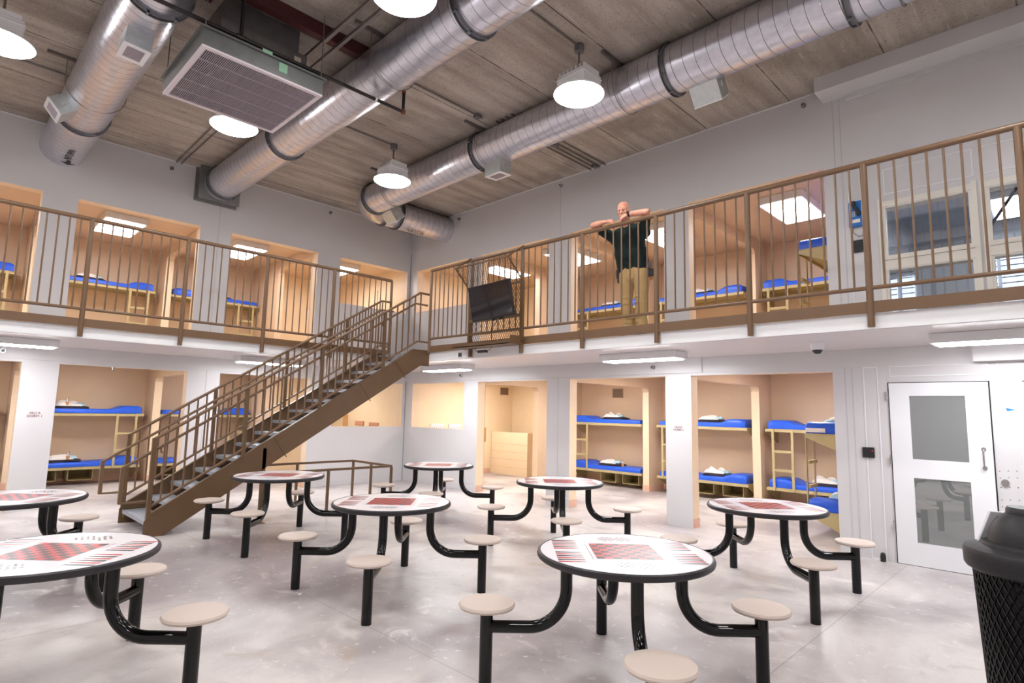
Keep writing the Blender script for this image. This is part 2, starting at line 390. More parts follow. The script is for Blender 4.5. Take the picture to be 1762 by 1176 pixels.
# shower bays next to the corner: yellower light put into the paint
struct(MB().box(T, -.02, 0, BX-.001, -.001, 5.15).box(BX-.02, -2.35, 0, BX-.001, -.02, 5.15), 'wall_shower_right', SHOW)
struct(MB().box(-.02, T, 0, -.001, BX-.152, 5.15).box(-2.3, BX-.17, 0, -.02, BX-.152, 5.15), 'wall_shower_left', SHOW)
struct(MB().box(T, -9.3, 5.12, BX, 0, 5.2).box(WX, T, 5.12, 0, BX-.15, 5.2), 'ceiling_cells', TAN)
struct(MB().box(T, -9.3, 2.49, BX, 0, ZD).box(WX, T, 2.49, 0, BX-.15, ZD), 'floor_cells', TAN)
def portal(axis, p, z0, z1, zh, n, op1=3.05, th=.075):
    mb = MB(); op0 = T+.12; r = .1
    def P(a, q, z): return (a, q, z) if axis == 'R' else (q, a, z)
    back = BX-.001 if axis == 'R' else BX-.151
    if axis == 'L': op1 -= .2
    pts = [(T, z0), (op0, z0), (op0, zh-r)]+[(op0+r-r*math.cos(t), zh-r+r*math.sin(t)) for t in [math.pi/2*k/5 for k in range(1, 6)]]
    pts += [(op1-r+r*math.sin(t), zh-r+r*math.cos(t)) for t in [math.pi/2*k/5 for k in range(6)]]+[(op1, z0), (back, z0), (back, z1), (T, z1)]
    ext = (0, -2*th, 0) if axis == 'R' else (-2*th, 0, 0)
    mb.prism([P(a, p+th, z) for a, z in pts], ext, 0)
    struct(mb, 'wall_cell_%d' % n, [TAN], smooth=False)
    e = MB()    # light cream jamb lining
    q = [(op1-.004, z0), (op1-.004, zh-r)]
    e.prism([P(op1-.006, p+th, z0), P(op1, p+th, z0), P(op1, p+th, zh-r), P(op1-.006, p+th, zh-r)], ext, 0)
    struct(e, 'trim_jamb_%d' % n, CREAM, smooth=False)
    b = MB(); h = .13
    x0, x1 = op1-.012, back
    if axis == 'R': b.box(x0, p-th-.008, z0, x1, p+th+.008, z0+h)
    else: b.box(p-th-.008, x0, z0, p+th+.008, x1, z0+h)
    struct(b, 'baseboard_cell_%d' % n, PINK)
k = 0
for z0, z1, zh in ((0, 2.49, 2.225), (ZD, 5.12, 4.92)):
    for p in (-4.68, -7.07): k += 1; portal('R', p, z0, z1, zh, k)
    for p in (-4.48, -6.83, -9.15): k += 1; portal('L', p, z0, z1, zh, k)
    k += 1; portal('R', -2.38, z0, z1, zh, k, op1=2.0)
    k += 1; portal('L', -2.32, z0, z1, zh, k, op1=2.2)
b = MB()
b.box(BX-.012, -9.28, 0, BX, -2.4, .13).box(T, -9.29, 0, BX, -9.28, .13).box(T, -.035, 0, 2.8, -.02, .13)
b.box(WX, BX-.162, 0, -2.4, BX-.15, .13)
struct(b, 'baseboard_cells', PINK)
b = MB()
for y0, y1 in ((-2.555, -2.12), (-7.325, -6.905), (-4.995, -4.465)): b.box(.004, y0-.01, 0, T+.01, y1+.01, .13)
for x0, x1 in ((-2.415, -1.89), (-4.76, -4.215), (-7.075, -6.625)): b.box(x0-.01, .004, 0, x1+.01, T+.01, .13)
struct(b, 'baseboard_piers', PINK)
# shower half wall of painted block
hw = MB().box(2.84, -1.36, 0, 3.04, -.03, 1.1)
for z in (.2, .4, .6, .8): hw.box(2.836, -1.362, z-.003, 2.842, -.03, z+.003, 1)
tag(hw.build('shower_half_wall', [SHOW, mat('block joint', (222, 180, 130), .6)], smooth=False), 'cream painted block half wall standing inside the shower doorway', 'half wall')

# wall vents high on the cell back walls
def vent(name, c_, axis, w, h, label):
    t = thing('wall_vent', label, 'vent', c_, 'wall vents in the cells')
    mb = MB(); x, y, z = c_
    if axis == 'x': mb.box(x-.012, y-w/2, z-h/2, x, y+w/2, z+h/2)
    else: mb.box(x-w/2, y-.012, z-h/2, x+w/2, y, z+h/2)
    mb.build('vent_frame', VENT, t)
    s_ = MB(); n = 8
    for i in range(n):
        zz = z-h/2+.03+(h-.06)*i/(n-1)
        if axis == 'x': s_.box(x-.018, y-w/2+.02, zz-.006, x-.012, y+w/2-.02, zz+.004)
        else: s_.box(x-w/2+.02, y-.018, zz-.006, x+w/2-.02, y-.012, zz+.004)
    s_.build('vent_louvres', mat('dark taupe', (120, 98, 80), .6), t)
vent('v', (3.3, -.021, 2.2), 'y', .3, .2, 'square taupe vent high on the yellow wall of the lower shower bay')
vent('v', (BX-.001, -3.55, 2.14), 'x', .3, .22, 'taupe vent high above the bunk seen through the opening beside the dorm 2 pillar')
vent('v', (BX-.001, -8.55, 2.14), 'x', .42, .26, 'taupe vent above the bunks at the end of the dorm near the grey door')
vent('v', (-.021, 1.4, 4.55), 'z', .02, .3, 'taupe vent on the upper shower wall beside the stair landing')

# ------------------------------------------------------------------ lights
lights = []
def pendant(x, y, label):
    t = thing('high_bay_light', label, 'ceiling light', (x, y, 5.41), 'round high bay lights hanging from the ceiling')
    z = 5.41
    MB().lathe([(0, z-.045), (.09, z-.043), (.2, z-.028), (.27, z-.008), (.298, z+.012), (.29, z+.03)], (x, y, 0), 40).build('lens', LENS, t)
    MB().lathe([(.0, z-.056), (.03, z-.056), (.04, z-.048), (.05, z-.043)], (x, y, 0), 20).build('lens_centre_cap', mat('cap white', (236, 232, 236), .5, emit=(1, 1, 1), estr=.6), t)
    MB().lathe([(.300, z+.012), (.306, z+.02), (.30, z+.034), (.1, z+.036)], (x, y, 0), 40).build('rim', WHITEM, t)
    h = MB().box(x-.17, y-.2, z+.036, x+.17, y+.2, z+.24).box(x-.18, y-.21, z+.18, x+.18, y+.21, z+.2)
    for i in range(7): h.box(x-.15, y-.19+i*.06, z+.24, x+.15, y-.17+i*.06, z+.3)
    h.build('housing', WHITEM, t, bev=.02)
    MB().tube([(x, y, z+.24), (x, y, ZC-.06)], .012, 10).build('stem', COND, t)
    MB().lathe([(.055, ZC-.09), (.06, ZC-.06), (.06, ZC-.001)], (x, y, 0), 16).build('canopy_box', GREYM, t)
pendant(-2.99, -7.49, 'round high bay light hanging beside the duct nearest the man')
pendant(-2.97, -3.56, 'round high bay light above the corner bend of the duct')
pendant(-5.5, -3.53, 'round high bay light partly behind the square air grille')
pendant(-7.92, -3.6, 'round high bay light cut by the left edge of the photo')
pendant(-5.4, -7.34, 'round high bay light cut by the top edge of the photo')
for x, y in ((-7.9, -7.45), (-2.99, -11.3), (-5.4, -11.3), (-7.9, -11.3), (-10.4, -3.6), (-10.4, -7.45), (-10.4, -11.3), (-5.4, -14.2), (-9, -14.2)):
    pendant(x, y, 'round high bay light hanging over the unseen part of the hall')

def fluoro(c_, L_, W_, axis, label, name='surface_light', H_=.1, mt=TUBE, grp='fluorescent lights under the balcony', ztop=ZF-.004):
    x, y = c_; t = thing(name, label, 'ceiling light', (x, y, ztop), grp)
    hx, hy = (W_/2, L_/2) if axis == 'y' else (L_/2, W_/2)
    MB().box(x-hx, y-hy, ztop-H_, x+hx, y+hy, ztop).build('housing', WHITEM, t, bev=.008)
    q = .045
    MB().box(x-hx+q, y-hy+q, ztop-H_-.012, x+hx-q, y+hy-q, ztop-H_-.0005).build('diffuser', mt, t)
fluoro((-.95, -7.07), 1.24, .36, 'y', 'long fluorescent light under the balcony right below the man')
fluoro((-.95, -2.68), 1.24, .36, 'y', 'long fluorescent light under the balcony behind the top of the stair')
fluoro((-.95, -11.1), 1.24, .36, 'y', 'long fluorescent light under the balcony above the grey door')
fluoro((-7.42, -1.0), 1.24, .36, 'x', 'long fluorescent light under the balcony at the left edge of the photo')
fluoro((-3.68, -1.0), 1.24, .36, 'x', 'long fluorescent light under the balcony behind the stair handrails')
fluoro((-11.1, -1.0), 1.24, .36, 'x', 'long fluorescent light under the balcony outside the photo')
for i, y in enumerate((-8.37, -6.03, -3.8, -1.7)):
    fluoro((1.56, y), 1.24, .68, 'x', 'lit ceiling panel in the upper cell ' + ('above the tall end bunk near the blue phone', 'just to the right of the man', 'just to the left of the man', 'behind the wire mesh above the television')[i],
           'ceiling_panel_light', .12, CELL, 'ceiling panels in the upper cells', 5.12)
for i, x in enumerate((-10.4, -8.05, -5.75, -3.45, -1.2)):
    fluoro((x, 1.5), 1.24, .68, 'y', 'lit ceiling panel in the upper cell ' + ('outside the photo', 'behind the leftmost pier', 'above the upper bunk with the black blanket', 'over the bunk beside the stair', 'of the shower bay next to the hall corner')[i],
           'ceiling_panel_light', .12, CELL, 'ceiling panels in the upper cells', 5.12)
fluoro((1.3, -11.2), 1.2, .6, 'x', 'glowing panel added to brighten the upper control room behind the glass', 'ceiling_panel_light', .1, CELL, None, 4.998)  # added light that lifts the dark room behind the panes
fluoro((3.2, -11.0), 1.2, .6, 'x', 'glowing panel added deep inside the upper control room to brighten it', 'ceiling_panel_light', .1, CELL, None, 4.998)  # second added light, for the far half of the control room
LOWC = mat('lit lower diffuser', (255, 255, 255), .4, emit=(1, .975, .95), estr=40.0)
for y in (-8.37, -6.03, -3.8, -1.3):
    fluoro((1.75, y), 1.0, .5, 'x', 'lit ceiling panel inside a lower cell behind the lintel', 'ceiling_panel_light', .05, LOWC, 'ceiling panels in the lower cells', 2.489)
for x in (-10.4, -8.05, -5.75, -3.45, -1.2):
    fluoro((x, 1.75), .8, .4, 'y', 'lit ceiling panel inside a lower cell behind the lintel', 'ceiling_panel_light', .05, LOWC, 'ceiling panels in the lower cells', 2.489)

# ------------------------------------------------------------------ ducts
def flange(t, c_, r, axis='y', mt=GREYM):
    mb = MB()
    mb.lathe([(r+.001, -.03), (r+.03, -.03), (r+.03, -.022), (r+.006, -.02), (r+.006, .02), (r+.03, .022), (r+.03, .03), (r+.001, .03)], c_, 40, axis=axis)
    for k in range(8):
        a = 2*math.pi*k/8+.2
        if axis == 'y': p = Vector((math.sin(a)*(r+.02), 0, math.cos(a)*(r+.02)))
        else: p = Vector((0, math.cos(a)*(r+.02), math.sin(a)*(r+.02)))
        q = Vector(c_)+p; mb.box(q.x-.012, q.y-.03, q.z-.012, q.x+.012, q.y+.03, q.z+.012)
    mb.build('flange', mt, t)
def outlet(t, c_, ang, yaw=0, w=.24, l=.34, d=.3, r=.3):
    """box hanging off the duct; ang from straight down, in the plane across the duct"""
    M = Matrix.Translation(c_) @ Matrix.Rotation(yaw, 4, 'Z') @ Matrix.Rotation(ang, 4, 'Y')
    o = MB().box(-w/2, -l/2, -r-d*.62, w/2, l/2, -r+.06, 0, M).box(-.02, -l/2-.012, -r-.09, .02, -l/2, -r-.03, 0, M).build('air_outlet_box', mat('bright galvanised sheet', (205, 210, 210), .35, .75, noise=.1, nscale=20), t)
    zf = -r-d*.62
    MB().box(-w/2-.004, -l/2-.004, zf-.008, w/2+.004, -l/2+.05, zf, 0, M).box(-w/2-.004, l/2-.05, zf-.008, w/2+.004, l/2+.004, zf, 0, M)\
        .box(-w/2-.004, -l/2+.05, zf-.008, -w/2+.04, l/2-.05, zf, 0, M).box(w/2-.04, -l/2+.05, zf-.008, w/2+.004, l/2-.05, zf, 0, M).build('outlet_frame', WHITEM, o)
    g = MB().box(-w/2+.04, -l/2+.05, zf-.001, w/2-.04, l/2-.05, zf+.001, 1, M)
    n = 12
    for i in range(n):
        y = -l/2+.06+(l-.12)*i/(n-1); g.box(-w/2+.04, y-.004, zf-.006, w/2-.04, y+.004, zf, 0, M)
    g.build('outlet_grille', [mat('grille lilac white', (196, 186, 196), .5), INK], o)
def cyl_y(t, x, z, r, y0, y1, name='tube', mt=DUCTY):
    MB().lathe([(r, 0), (r, y1-y0)], (x, y0, z), 56, axis='y').build(name, mt, t)
# left duct
t = thing('ventilation_duct', 'spiral steel duct at the left, with black stencil lettering near the wall', 'duct', (-6.9, -6, 5.745), 'spiral ventilation ducts')
X3, Z3, R3 = -6.9, 5.745, .305
cyl_y(t, X3, Z3, R3, -15.4, 0)
for y in (-1.65, -5.3, -8.9): flange(t, (X3, y, Z3), R3)
outlet(t, (X3, -4.7, Z3), math.radians(4), r=R3, d=.26); outlet(t, (X3, -2.15, Z3), math.radians(52), r=R3, d=.3)
M = frame((X3+.07, -.62, Z3-R3-.004), (0, -1, 0), (-1, 0, 0))
text_mesh('RETURN', .13, M, INK, 'stencil_lettering', t)
ar = MB(); zz = Z3-R3-.003
ar.prism([(X3+.07, -.13, zz), (X3-.03, -.22, zz), (X3+.17-.02, -.22, zz)], (0, 0, -.003)).box(X3+.03, -.32, zz-.003, X3+.09, -.22, zz)
ar.build('stencil_arrow', INK, t)
# middle duct
X2, Z2, R2 = -4.55, 5.76, .29
t = thing('ventilation_duct', 'spiral steel duct in the middle, ending in a square damper box on the wall', 'duct', (X2, -6, Z2), 'spiral ventilation ducts')
cyl_y(t, X2, Z2, R2, -15.4, -.2)
for y in (-7.35, -3.0, -.42, -11): flange(t, (X2, y, Z2), R2)
mb = MB().box(X2-.34, -.2, 5.46, X2+.34, 0, 6.05).box(X2-.38, -.03, 5.42, X2+.38, 0, 6.055).box(X2-.36, -.22, 5.44, X2+.36, -.2, 6.055)
mb.build('damper_box', mat('dull galvanised sheet', (150, 150, 150), .45, .7, noise=.15, nscale=15), t)
# right duct with bend
X1, Z1, R1 = -2.2, 5.765, .288
YB = -1.32
t = thing('ventilation_duct', 'spiral steel duct at the right that bends into the far corner wall', 'duct', (X1, -6, Z1), 'spiral ventilation ducts')
cyl_y(t, X1, Z1, R1, -15.4, YB-.5)
MB().lathe([(R1, 0), (R1, -(X1+.5))], (X1+.5, YB, Z1), 56, axis='x').build('tube', DUCTX, t)
el = MB(); segs = [(0, 0)]
pts = [Vector((X1, YB-.5, Z1))]
for k in range(1, 5):
    a = math.radians(22.5*k-11.25); pts.append(Vector((X1+.5-.51*math.cos(a), YB-.5+.51*math.sin(a), Z1)))
pts.append(Vector((X1+.5, YB, Z1)))
el.tube(pts, R1+.002, 48, cap=False); eo = el.build('elbow', mat('elbow steel', (205, 200, 200), .3, .92, noise=.12, nscale=14), t, ang=12)
flange(t, (X1, YB-.5, Z1), R1); flange(t, (X1+.5, YB, Z1), R1, 'x'); flange(t, (X1+.82, YB, Z1), R1, 'x')
for y in (-4.95, -8.3): flange(t, (X1, y, Z1), R1)
flange(t, (X1, -10.2, Z1), R1)
outlet(t, (X1, -5.27, Z1), math.radians(-4), r=R1, d=.3); outlet(t, (X1, -8.63, Z1), math.radians(-38), r=R1, d=.34)
outlet(t, (X1+.1, -1.95, Z1), math.radians(-40), r=R1, d=.3)
M = frame((-.95, YB-.16, Z1-R1+.008), (-1, 0, 0), (0, 1, -.35))
text_mesh('RETURN', .12, M, INK, 'stencil_lettering', t)
for i, (x, y, r) in enumerate(((X1, -7.64, R1), (X1, -5.09, R1), (X1, -2.47, R1), (X3, -2.52, R3), (X3, -7.5, R3), (X2, -5.9, R2), (X1, -10.6, R1))):
    t = thing('duct_hanger', 'strut and rod hanger holding a duct to the ceiling', 'duct hanger', (x, y, ZC), 'duct hangers on the ceiling')
    MB().box(x-r-.24, y-.02, ZC-.04, x+r+.14, y+.02, ZC).build('strut', COND, t)
    MB().tube([(x-r-.03, y, ZC-.04), (x-r-.03, y, 5.76)], .005, 6).tube([(x+r+.03, y, ZC-.04), (x+r+.03, y, 5.76)], .005, 6)\
        .tube([(x+math.cos(a)*(r+.03), y, 5.76+math.sin(a)*(r+.012)) for a in [math.pi+math.pi*k/14 for k in range(15)]], .005, 6).build('rod', COND, t)

# ------------------------------------------------------------------ air unit with square grille
t = thing('air_intake_unit', 'square ceiling air unit with a large lilac grey slotted grille', 'air unit', (-5.95, -5.06, 5.1))
ax0, ax1, ay0, ay1 = -6.575, -5.33, -5.71, -4.42
mb = MB().box(ax0, ay0, 5.112, ax1, ay1, 5.29).box(ax0-.03, ay0-.03, 5.28, ax1+.03, ay1+.03, 5.3)
mb.build('casing', mat('dull duct sheet', (128, 130, 130), .42, .75, noise=.2, nscale=8), t)
fr = MB(); q = .045
for a in ((ax0, ay0, ax1, ay0+q), (ax0, ay1-q, ax1, ay1), (ax0, ay0+q, ax0+q, ay1-q), (ax1-q, ay0+q, ax1, ay1-q)): fr.box(a[0], a[1], 5.092, a[2], a[3], 5.112)
fr.build('grille_frame', mat('grille frame white', (222, 212, 218), .4), t)
sl = MB(); n = 66
for i in range(n):
    x = ax0+q+(ax1-ax0-2*q)*(i+.5)/n; sl.box(x-.0035, ay0+q, 5.097, x+.0035, ay1-q, 5.108)
for i in range(1, 5):
    y = ay0+(ay1-ay0)*i/5; sl.box(ax0+q, y-.005, 5.095, ax1-q, y+.005, 5.1)
sl.build('grille_slats', mat('grille slat lilac', (176, 164, 176), .45), t)
MB().box(ax0+q, ay0+q, 5.109, ax1-q, ay1-q, 5.1115).build('grille_backing', mat('dark filter', (40, 36, 44), .9), t)
mb = MB().box(-6.45, -5.35, 5.3, -5.45, -4.6, 5.42).box(-6.3, -5.3, 5.42, -5.35, -4.55, 5.74).box(-6.24, -5.22, 5.74, -5.42, -4.6, ZC)
for i in range(5): mb.box(-6.2+i*.2, -5.31, 5.45, -6.17+i*.2, -5.3, 5.47)
mb.build('plenum', mat('plenum sheet', (140, 138, 138), .45, .7, noise=.2, nscale=8), t)
MB().box(-5.83, ay0-.004, 5.17, -5.74, ay0, 5.27).build('green_label', GREENL, t); MB().box(-6.02, ay0-.034, 5.286, -5.92, ay0-.03, 5.32).build('green_label', GREENL, t)
MB().box(-5.5, -5.306, 5.55, -5.42, -5.3, 5.68).build('rating_plate', mat('plate cream', (210, 200, 188), .5), t)
for x in (ax0+.02, ax1-.02):
    for y in (ay0+.02, ay1-.02): MB().tube([(x, y, 5.3), (x, y, ZC)], .006, 6).box(x-.03, y-.03, 5.29, x+.03, y+.03, 5.315).build('hanger_rod', COND, t)
tag(MB().sq((-6.95, -5.52, 5.98), (-4.6, -5.52, 5.975), .1, .16).sq((-6.45, -7, 5.98), (-6.45, -5.2, 5.975), .12, .16).build('steel_framing', RUST), 'dark red steel framing around the ceiling opening above the air unit', 'steel beam')
t = thing('strut_channel', 'pair of grey strut channels running past the air unit', 'strut channel', (-5.2, -6, 5.88))
MB().box(-5.28, -7.6, 5.86, -5.24, -4.7, 5.9).box(-5.12, -7.6, 5.86, -5.08, -4.7, 5.9).build('channel', COND, t)
# black sprinkler pipe
t = thing('sprinkler_pipe', 'black iron sprinkler pipe crossing under the middle duct with an upturned end', 'pipe', (-5, -5.6, 5.4))
MB().tube([(-11, -5.62, 5.4), (-4.2, -5.62, 5.4)], .021, 12).tube([(-4.2, -5.62, 5.38), (-4.2, -5.62, 5.68)], .02, 12).build('pipe_run', PIPE, t)
cp = mat('copper fitting', (120, 66, 48), .4, .5)
MB().lathe([(0, -.035), (.03, -.025), (.034, 0), (.03, .025), (0, .035)], (-4.2, -5.62, 5.4), 14).lathe([(.026, 0), (.026, .04), (.012, .05), (.012, .09), (.02, .095), (.02, .1)], (-4.2, -5.62, 5.64), 12).build('elbow_fitting', cp, t)
MB().lathe([(.03, -.05), (.032, 0), (.03, .05)], (-6.2, -5.62, 5.4), 12, axis='x').tube([(-6.2, -5.62, 5.4), (-6.2, -5.62, ZC)], .02, 10).build('tee_fitting', PIPE, t)
for x in (-7.3, -4.6): MB().tube([(x, -5.62, 5.4), (x, -5.62, ZC)], .004, 6).lathe([(.026, -.012), (.026, .012)], (x, -5.62, 5.4), 12, axis='x').build('hanger', WHITEM, t)
# conduits
def conduit(pts_, label, r=.012, box=None):
    t = thing('conduit', label, 'conduit', pts_[0][0], 'steel conduits on the ceiling')
    mb = MB()
    for p in pts_: mb.tube(p, r, 8)
    mb.build('conduit_run', COND, t)
    if box:
        b_ = MB()
        for q in box: b_.box(q[0]-.05, q[1]-.04, ZC-.05, q[0]+.05, q[1]+.04, ZC)
        b_.build('junction_box', GREYM, t)
zc = ZC-.02
conduit([[(-2.4, y, zc), (0, y, zc)] for y in (-5.44, -5.54, -5.64, -5.76)], 'bundle of four conduits meeting the long wall near the man', box=((-1.2, -5.6), (-.1, -5.6)))
conduit([[(-5.5, -3.5, zc), (-5.3, -1.9, zc), (-5.26, 0, zc)], [(-5.42, -3.5, zc), (-5.2, -1.9, zc), (-5.18, 0, zc)]], 'pair of thin conduits from the middle light to the balcony wall')
conduit([[(-6.5, -7.49, zc), (-3.04, -7.49, zc)]], 'dark conduit leading to the light nearest the man')
conduit([[(-6.2, -3.56, zc), (-3.02, -3.56, zc)]], 'dark conduit leading to the light above the duct bend')
conduit([[(-9, -2.0, zc), (-6.9, -2.0, zc)], ], 'thin conduit over the left duct')
conduit([[(-4.1, -5.35, zc), (-2.6, -5.35, zc)]], 'thin conduit with a small box between the middle and right ducts', box=((-2.7, -5.35),))
# little wall sprinklers
def sprk(p, n, where):
    t = thing('wall_sprinkler', 'small chrome sidewall sprinkler ' + where, 'sprinkler', p, 'sidewall sprinklers')
    M = frame(p, (0, 0, 1), (0, 1, 0) if abs(n[0]) else (1, 0, 0)) ; P = Vector(p); nn = Vector(n)
    MB().tube([P, P+nn*.012], .035, 16).build('escutcheon', CHROME, t)
    MB().tube([P, P+nn*.05], .012, 10).build('nozzle', CHROME, t)
    MB().tube([P+nn*.05-Vector((0, 0, .0)), P+nn*.056], .022, 12).box(P.x-.002, P.y-.02, P.z-.02, P.x+.002, P.y+.02, P.z+.02).build('deflector', GREYM, t)
for y, w_ in ((-9.07, 'under the deep soffit at the upper right'), (-4.75, 'high on the long wall between man and television'), (-1.79, 'high on the long wall beside the duct outlet')): sprk((0, y, 5.925), (-1, 0, 0), w_)
for x, w_ in ((-2.2, 'high on the balcony wall between the ducts and the corner'), (-5.33, 'high on the balcony wall beside the damper box'), (-9.5, 'high on the balcony wall outside the photo')): sprk((x, 0, 5.9), (0, -1, 0), w_)
for y, w_ in ((-6.71, 'on the lintel below the man'), (-2.06, 'on the lintel near the corner window')): sprk((-.03, y, 2.39), (-1, 0, 0), w_)
sprk((-7.32, -.02, 2.39), (0, -1, 0), 'on the lintel by the leftmost fluorescent light')
sprk((-5.9, .05, 2.245), (0, 0, -1), 'on the opening head above the dorm 1 bunks')
sprk((3.64, -5.3, 4.55), (-1, 0, 0), 'on the upper cell wall right of the man')

# ------------------------------------------------------------------ balcony railings
RT, RB, RR = 4.18, 2.917, .028
def railing(name, label, start, end, axis, fixed, first_post, sp, nb, loc):
    """runs from start toward end (decreasing); fixed is the other coordinate"""
    t = thing(name, label, 'railing', loc, 'balcony railings')
    P = (lambda a, z: (a, fixed, z)) if axis == 'x' else (lambda a, z: (fixed, a, z))
    out = -.0
    MB().tube([P(start, RT), P(end, RT)], .03, 14).build('top_rail', BRONZE, t)
    MB().tube([P(start, RB), P(end, RB)], .021, 12).build('bottom_rail', BRONZE, t)
    toe = MB()
    if axis == 'x': toe.box(end, fixed-.008, ZD-.0, start, fixed+.008, 2.785)
    else: toe.box(fixed-.008, end, ZD-.0, fixed+.008, start, 2.785)
    toe.build('toe_board', STAIRB if False else BRONZE, t)
    posts = [start]; a = first_post
    while a > end+.05: posts.append(a); a -= sp
    for i, p in enumerate(posts):
        mb = MB(); zb = 2.535 if i else 2.66
        mb.tube([P(p, zb), P(p, RT-.01)], .032 if i else .026, 14)
        mb.build('post', BRONZE, t)
    bal = []
    for i, p in enumerate(posts[:-1]):
        q = posts[i+1]; n = nb if i else max(1, round((p-q)/(sp/(nb+1)))-1)
        for k in range(1, n+1): bal.append(p+(q-p)*k/(n+1))
    for b_ in bal[:96]: MB().tube([P(b_, RB), P(b_, RT)], .0105, 8, cap=False).build('baluster', BRONZE, t)
    return t
railing('balcony_railing', 'bronze balcony railing along the left balcony, ending at the stair', -1.753, -11.6, 'x', -DL-.035, -2.996, 1.231, 9, (-6, -DL, ZD))
railing('balcony_railing', 'bronze balcony railing along the right balcony where the man leans', -3.174, -13.7, 'y', -D-.035, -4.30, 1.167, 8, (-D, -8, ZD))

# ------------------------------------------------------------------ staircase
YN, YF = -3.14, -1.90
t = thing('staircase', 'brown steel staircase with grating treads and balustered handrails up to the balcony', 'staircase', (-6, -2.5, 0))
SL = .624
def stringer(y, nm):
    mb = MB(); x1 = -D-.0
    top = lambda x: 2.705+SL*(x+2.09)
    pts = [(-6.04, .001), (-6.04, top(-6.04)-.05), (-6.0, top(-6.0)), (-2.09, 2.705), (x1, 2.705), (x1, 2.425), (-1.93, 2.425), (-5.82, .001)]
    mb.prism([(x, y-.005, z) for x, z in pts], (0, .01, 0))
    s1 = 1 if y < -2.5 else -1        # channel flanges turn inward
    def fl(p0, p1, th=.012, wd=.06): mb.prism([(p0[0], y, p0[1]), (p1[0], y, p1[1]), (p1[0], y, p1[1]-th), (p0[0], y, p0[1]-th)], (0, s1*wd, 0))
    fl((-6.0, top(-6.0)+.004), (-2.09, 2.709)); fl((-2.09, 2.709), (x1, 2.709)); fl((-5.82, .013), (-1.93, 2.437))
    for sx in (-4.38, -3.02, -2.35): mb.sq((sx-.1, y-.006, top(sx-.1)-.01), (sx+.1, y-.006, top(sx+.1)-.42), .012, .01)
    mb.build('stringer', STAIRB, t, smooth=False)
stringer(YN, 'near'); stringer(YF, 'far')
nt = 14; rise = ZD/15
for i in range(nt):
    z = rise*(i+1); x = -6.0+.285*i
    tr = MB().box(x, YN+.01, z-.035, x+.29, YF-.01, z).box(x-.004, YN+.01, z-.045, x+.012, YF-.01, z+.003)
    for y in (YN+.05, YF-.05): tr.box(x, y-.03, z-.09, x+.27, y+.03, z-.035, 1)
    tr.build('tread', [GRATE, STAIRB], t, smooth=False)
MB().box(-2.02, YN+.01, ZD-.035, -D, YF-.01, ZD).build('landing_grating', GRATE, t)
def stair_rails(y, inner):
    zt = lambda x: 3.735+.63*(x+1.99)
    zb = lambda x: 2.853+.625*(x+2.02)
    xe = -D-.02
    MB().tube([(-6.0, y, zt(-6.0)), (-1.99, y, 3.735), (xe, y, 3.735)], .021, 12).build('guard_rail', BRONZE, t)
    MB().tube([(-6.0, y, zb(-6.0)+.0), (-2.02, y, 2.853), (xe, y, 2.853)], .018, 10).build('guard_bottom_rail', BRONZE, t)
    MB().sq((-6.0, y, .22), (-6.0, y, zt(-6.0)+.01), .05).build('guard_post', STAIRB, t)
    xs = [-6.0+.122*k for k in range(1, 34)]
    for k, x in enumerate(xs):
        if x > -D-.06: continue
        big = (k % 9 == 8)
        zlo = (zb(x)-.12 if big else zb(x)) if x < -2.02 else 2.853
        zhi = zt(x) if x < -1.99 else 3.735
        MB().sq((x, y, zlo), (x, y, zhi), .045 if big else .019).build('guard_post' if big else 'baluster', STAIRB if big else BRONZE, t)
    yi = y+inner*.075
    h = lambda x: zt(x)-.165
    MB().tube([(-6.02, yi, .43), (-6.3, yi, .43), (-6.3, yi, h(-6.3)), (-2.03, yi, h(-2.03)), (xe, yi, h(-2.03))], .019, 12).build('handrail', BRONZE, t)
    MB().sq((-6.3, yi, .425), (-6.3, yi, h(-6.3)+.01), .042).build('handrail_end_post', BRONZE, t)
    br = MB()
    for x in (-5.9, -4.9, -3.8, -2.7): br.tube([(x, y, h(x)-.07), (x, yi, h(x)-.07), (x, yi, h(x))], .008, 6)
    br.build('handrail_bracket', STAIRB, t)
stair_rails(YN, 1); stair_rails(YF, -1)
t = thing('headroom_guard', 'low brown pipe guard rail around the floor under the stair', 'guard rail', (-3.5, -2.5, 0))
GZ = .69; gx0, gx1, gy0, gy1 = -4.6, -2.43, -3.12, -1.9
MB().sq((gx0, gy0, GZ), (gx1, gy0, GZ), .035).sq((gx1, gy0, GZ), (gx1, gy1, GZ), .035).sq((gx0, gy1, GZ), (gx1, gy1, GZ), .035).build('top_rail', STAIRB, t)
for x, y, w_ in ((gx0, gy0, .05), (-3.58, gy0, .035), (gx1, gy0, .035), (gx1, -2.5, .035), (gx1, gy1, .035), (-3.5, gy1, .035), (gx0, gy1, .035)):
    zt_ = GZ-.0176 if w_ < .04 else 1.05
    MB().sq((x, y, 0), (x, y, zt_), w_).build('post', STAIRB, t)
    MB().box(x-.07, y-.05, 0, x+.07, y+.05, .008).lathe([(.012, .008), (.012, .02)], (x-.05, y, 0), 8).lathe([(.012, .008), (.012, .02)], (x+.05, y, 0), 8).build('base_plate', mat('tan base plate', (170, 140, 100), .4, .4), t)

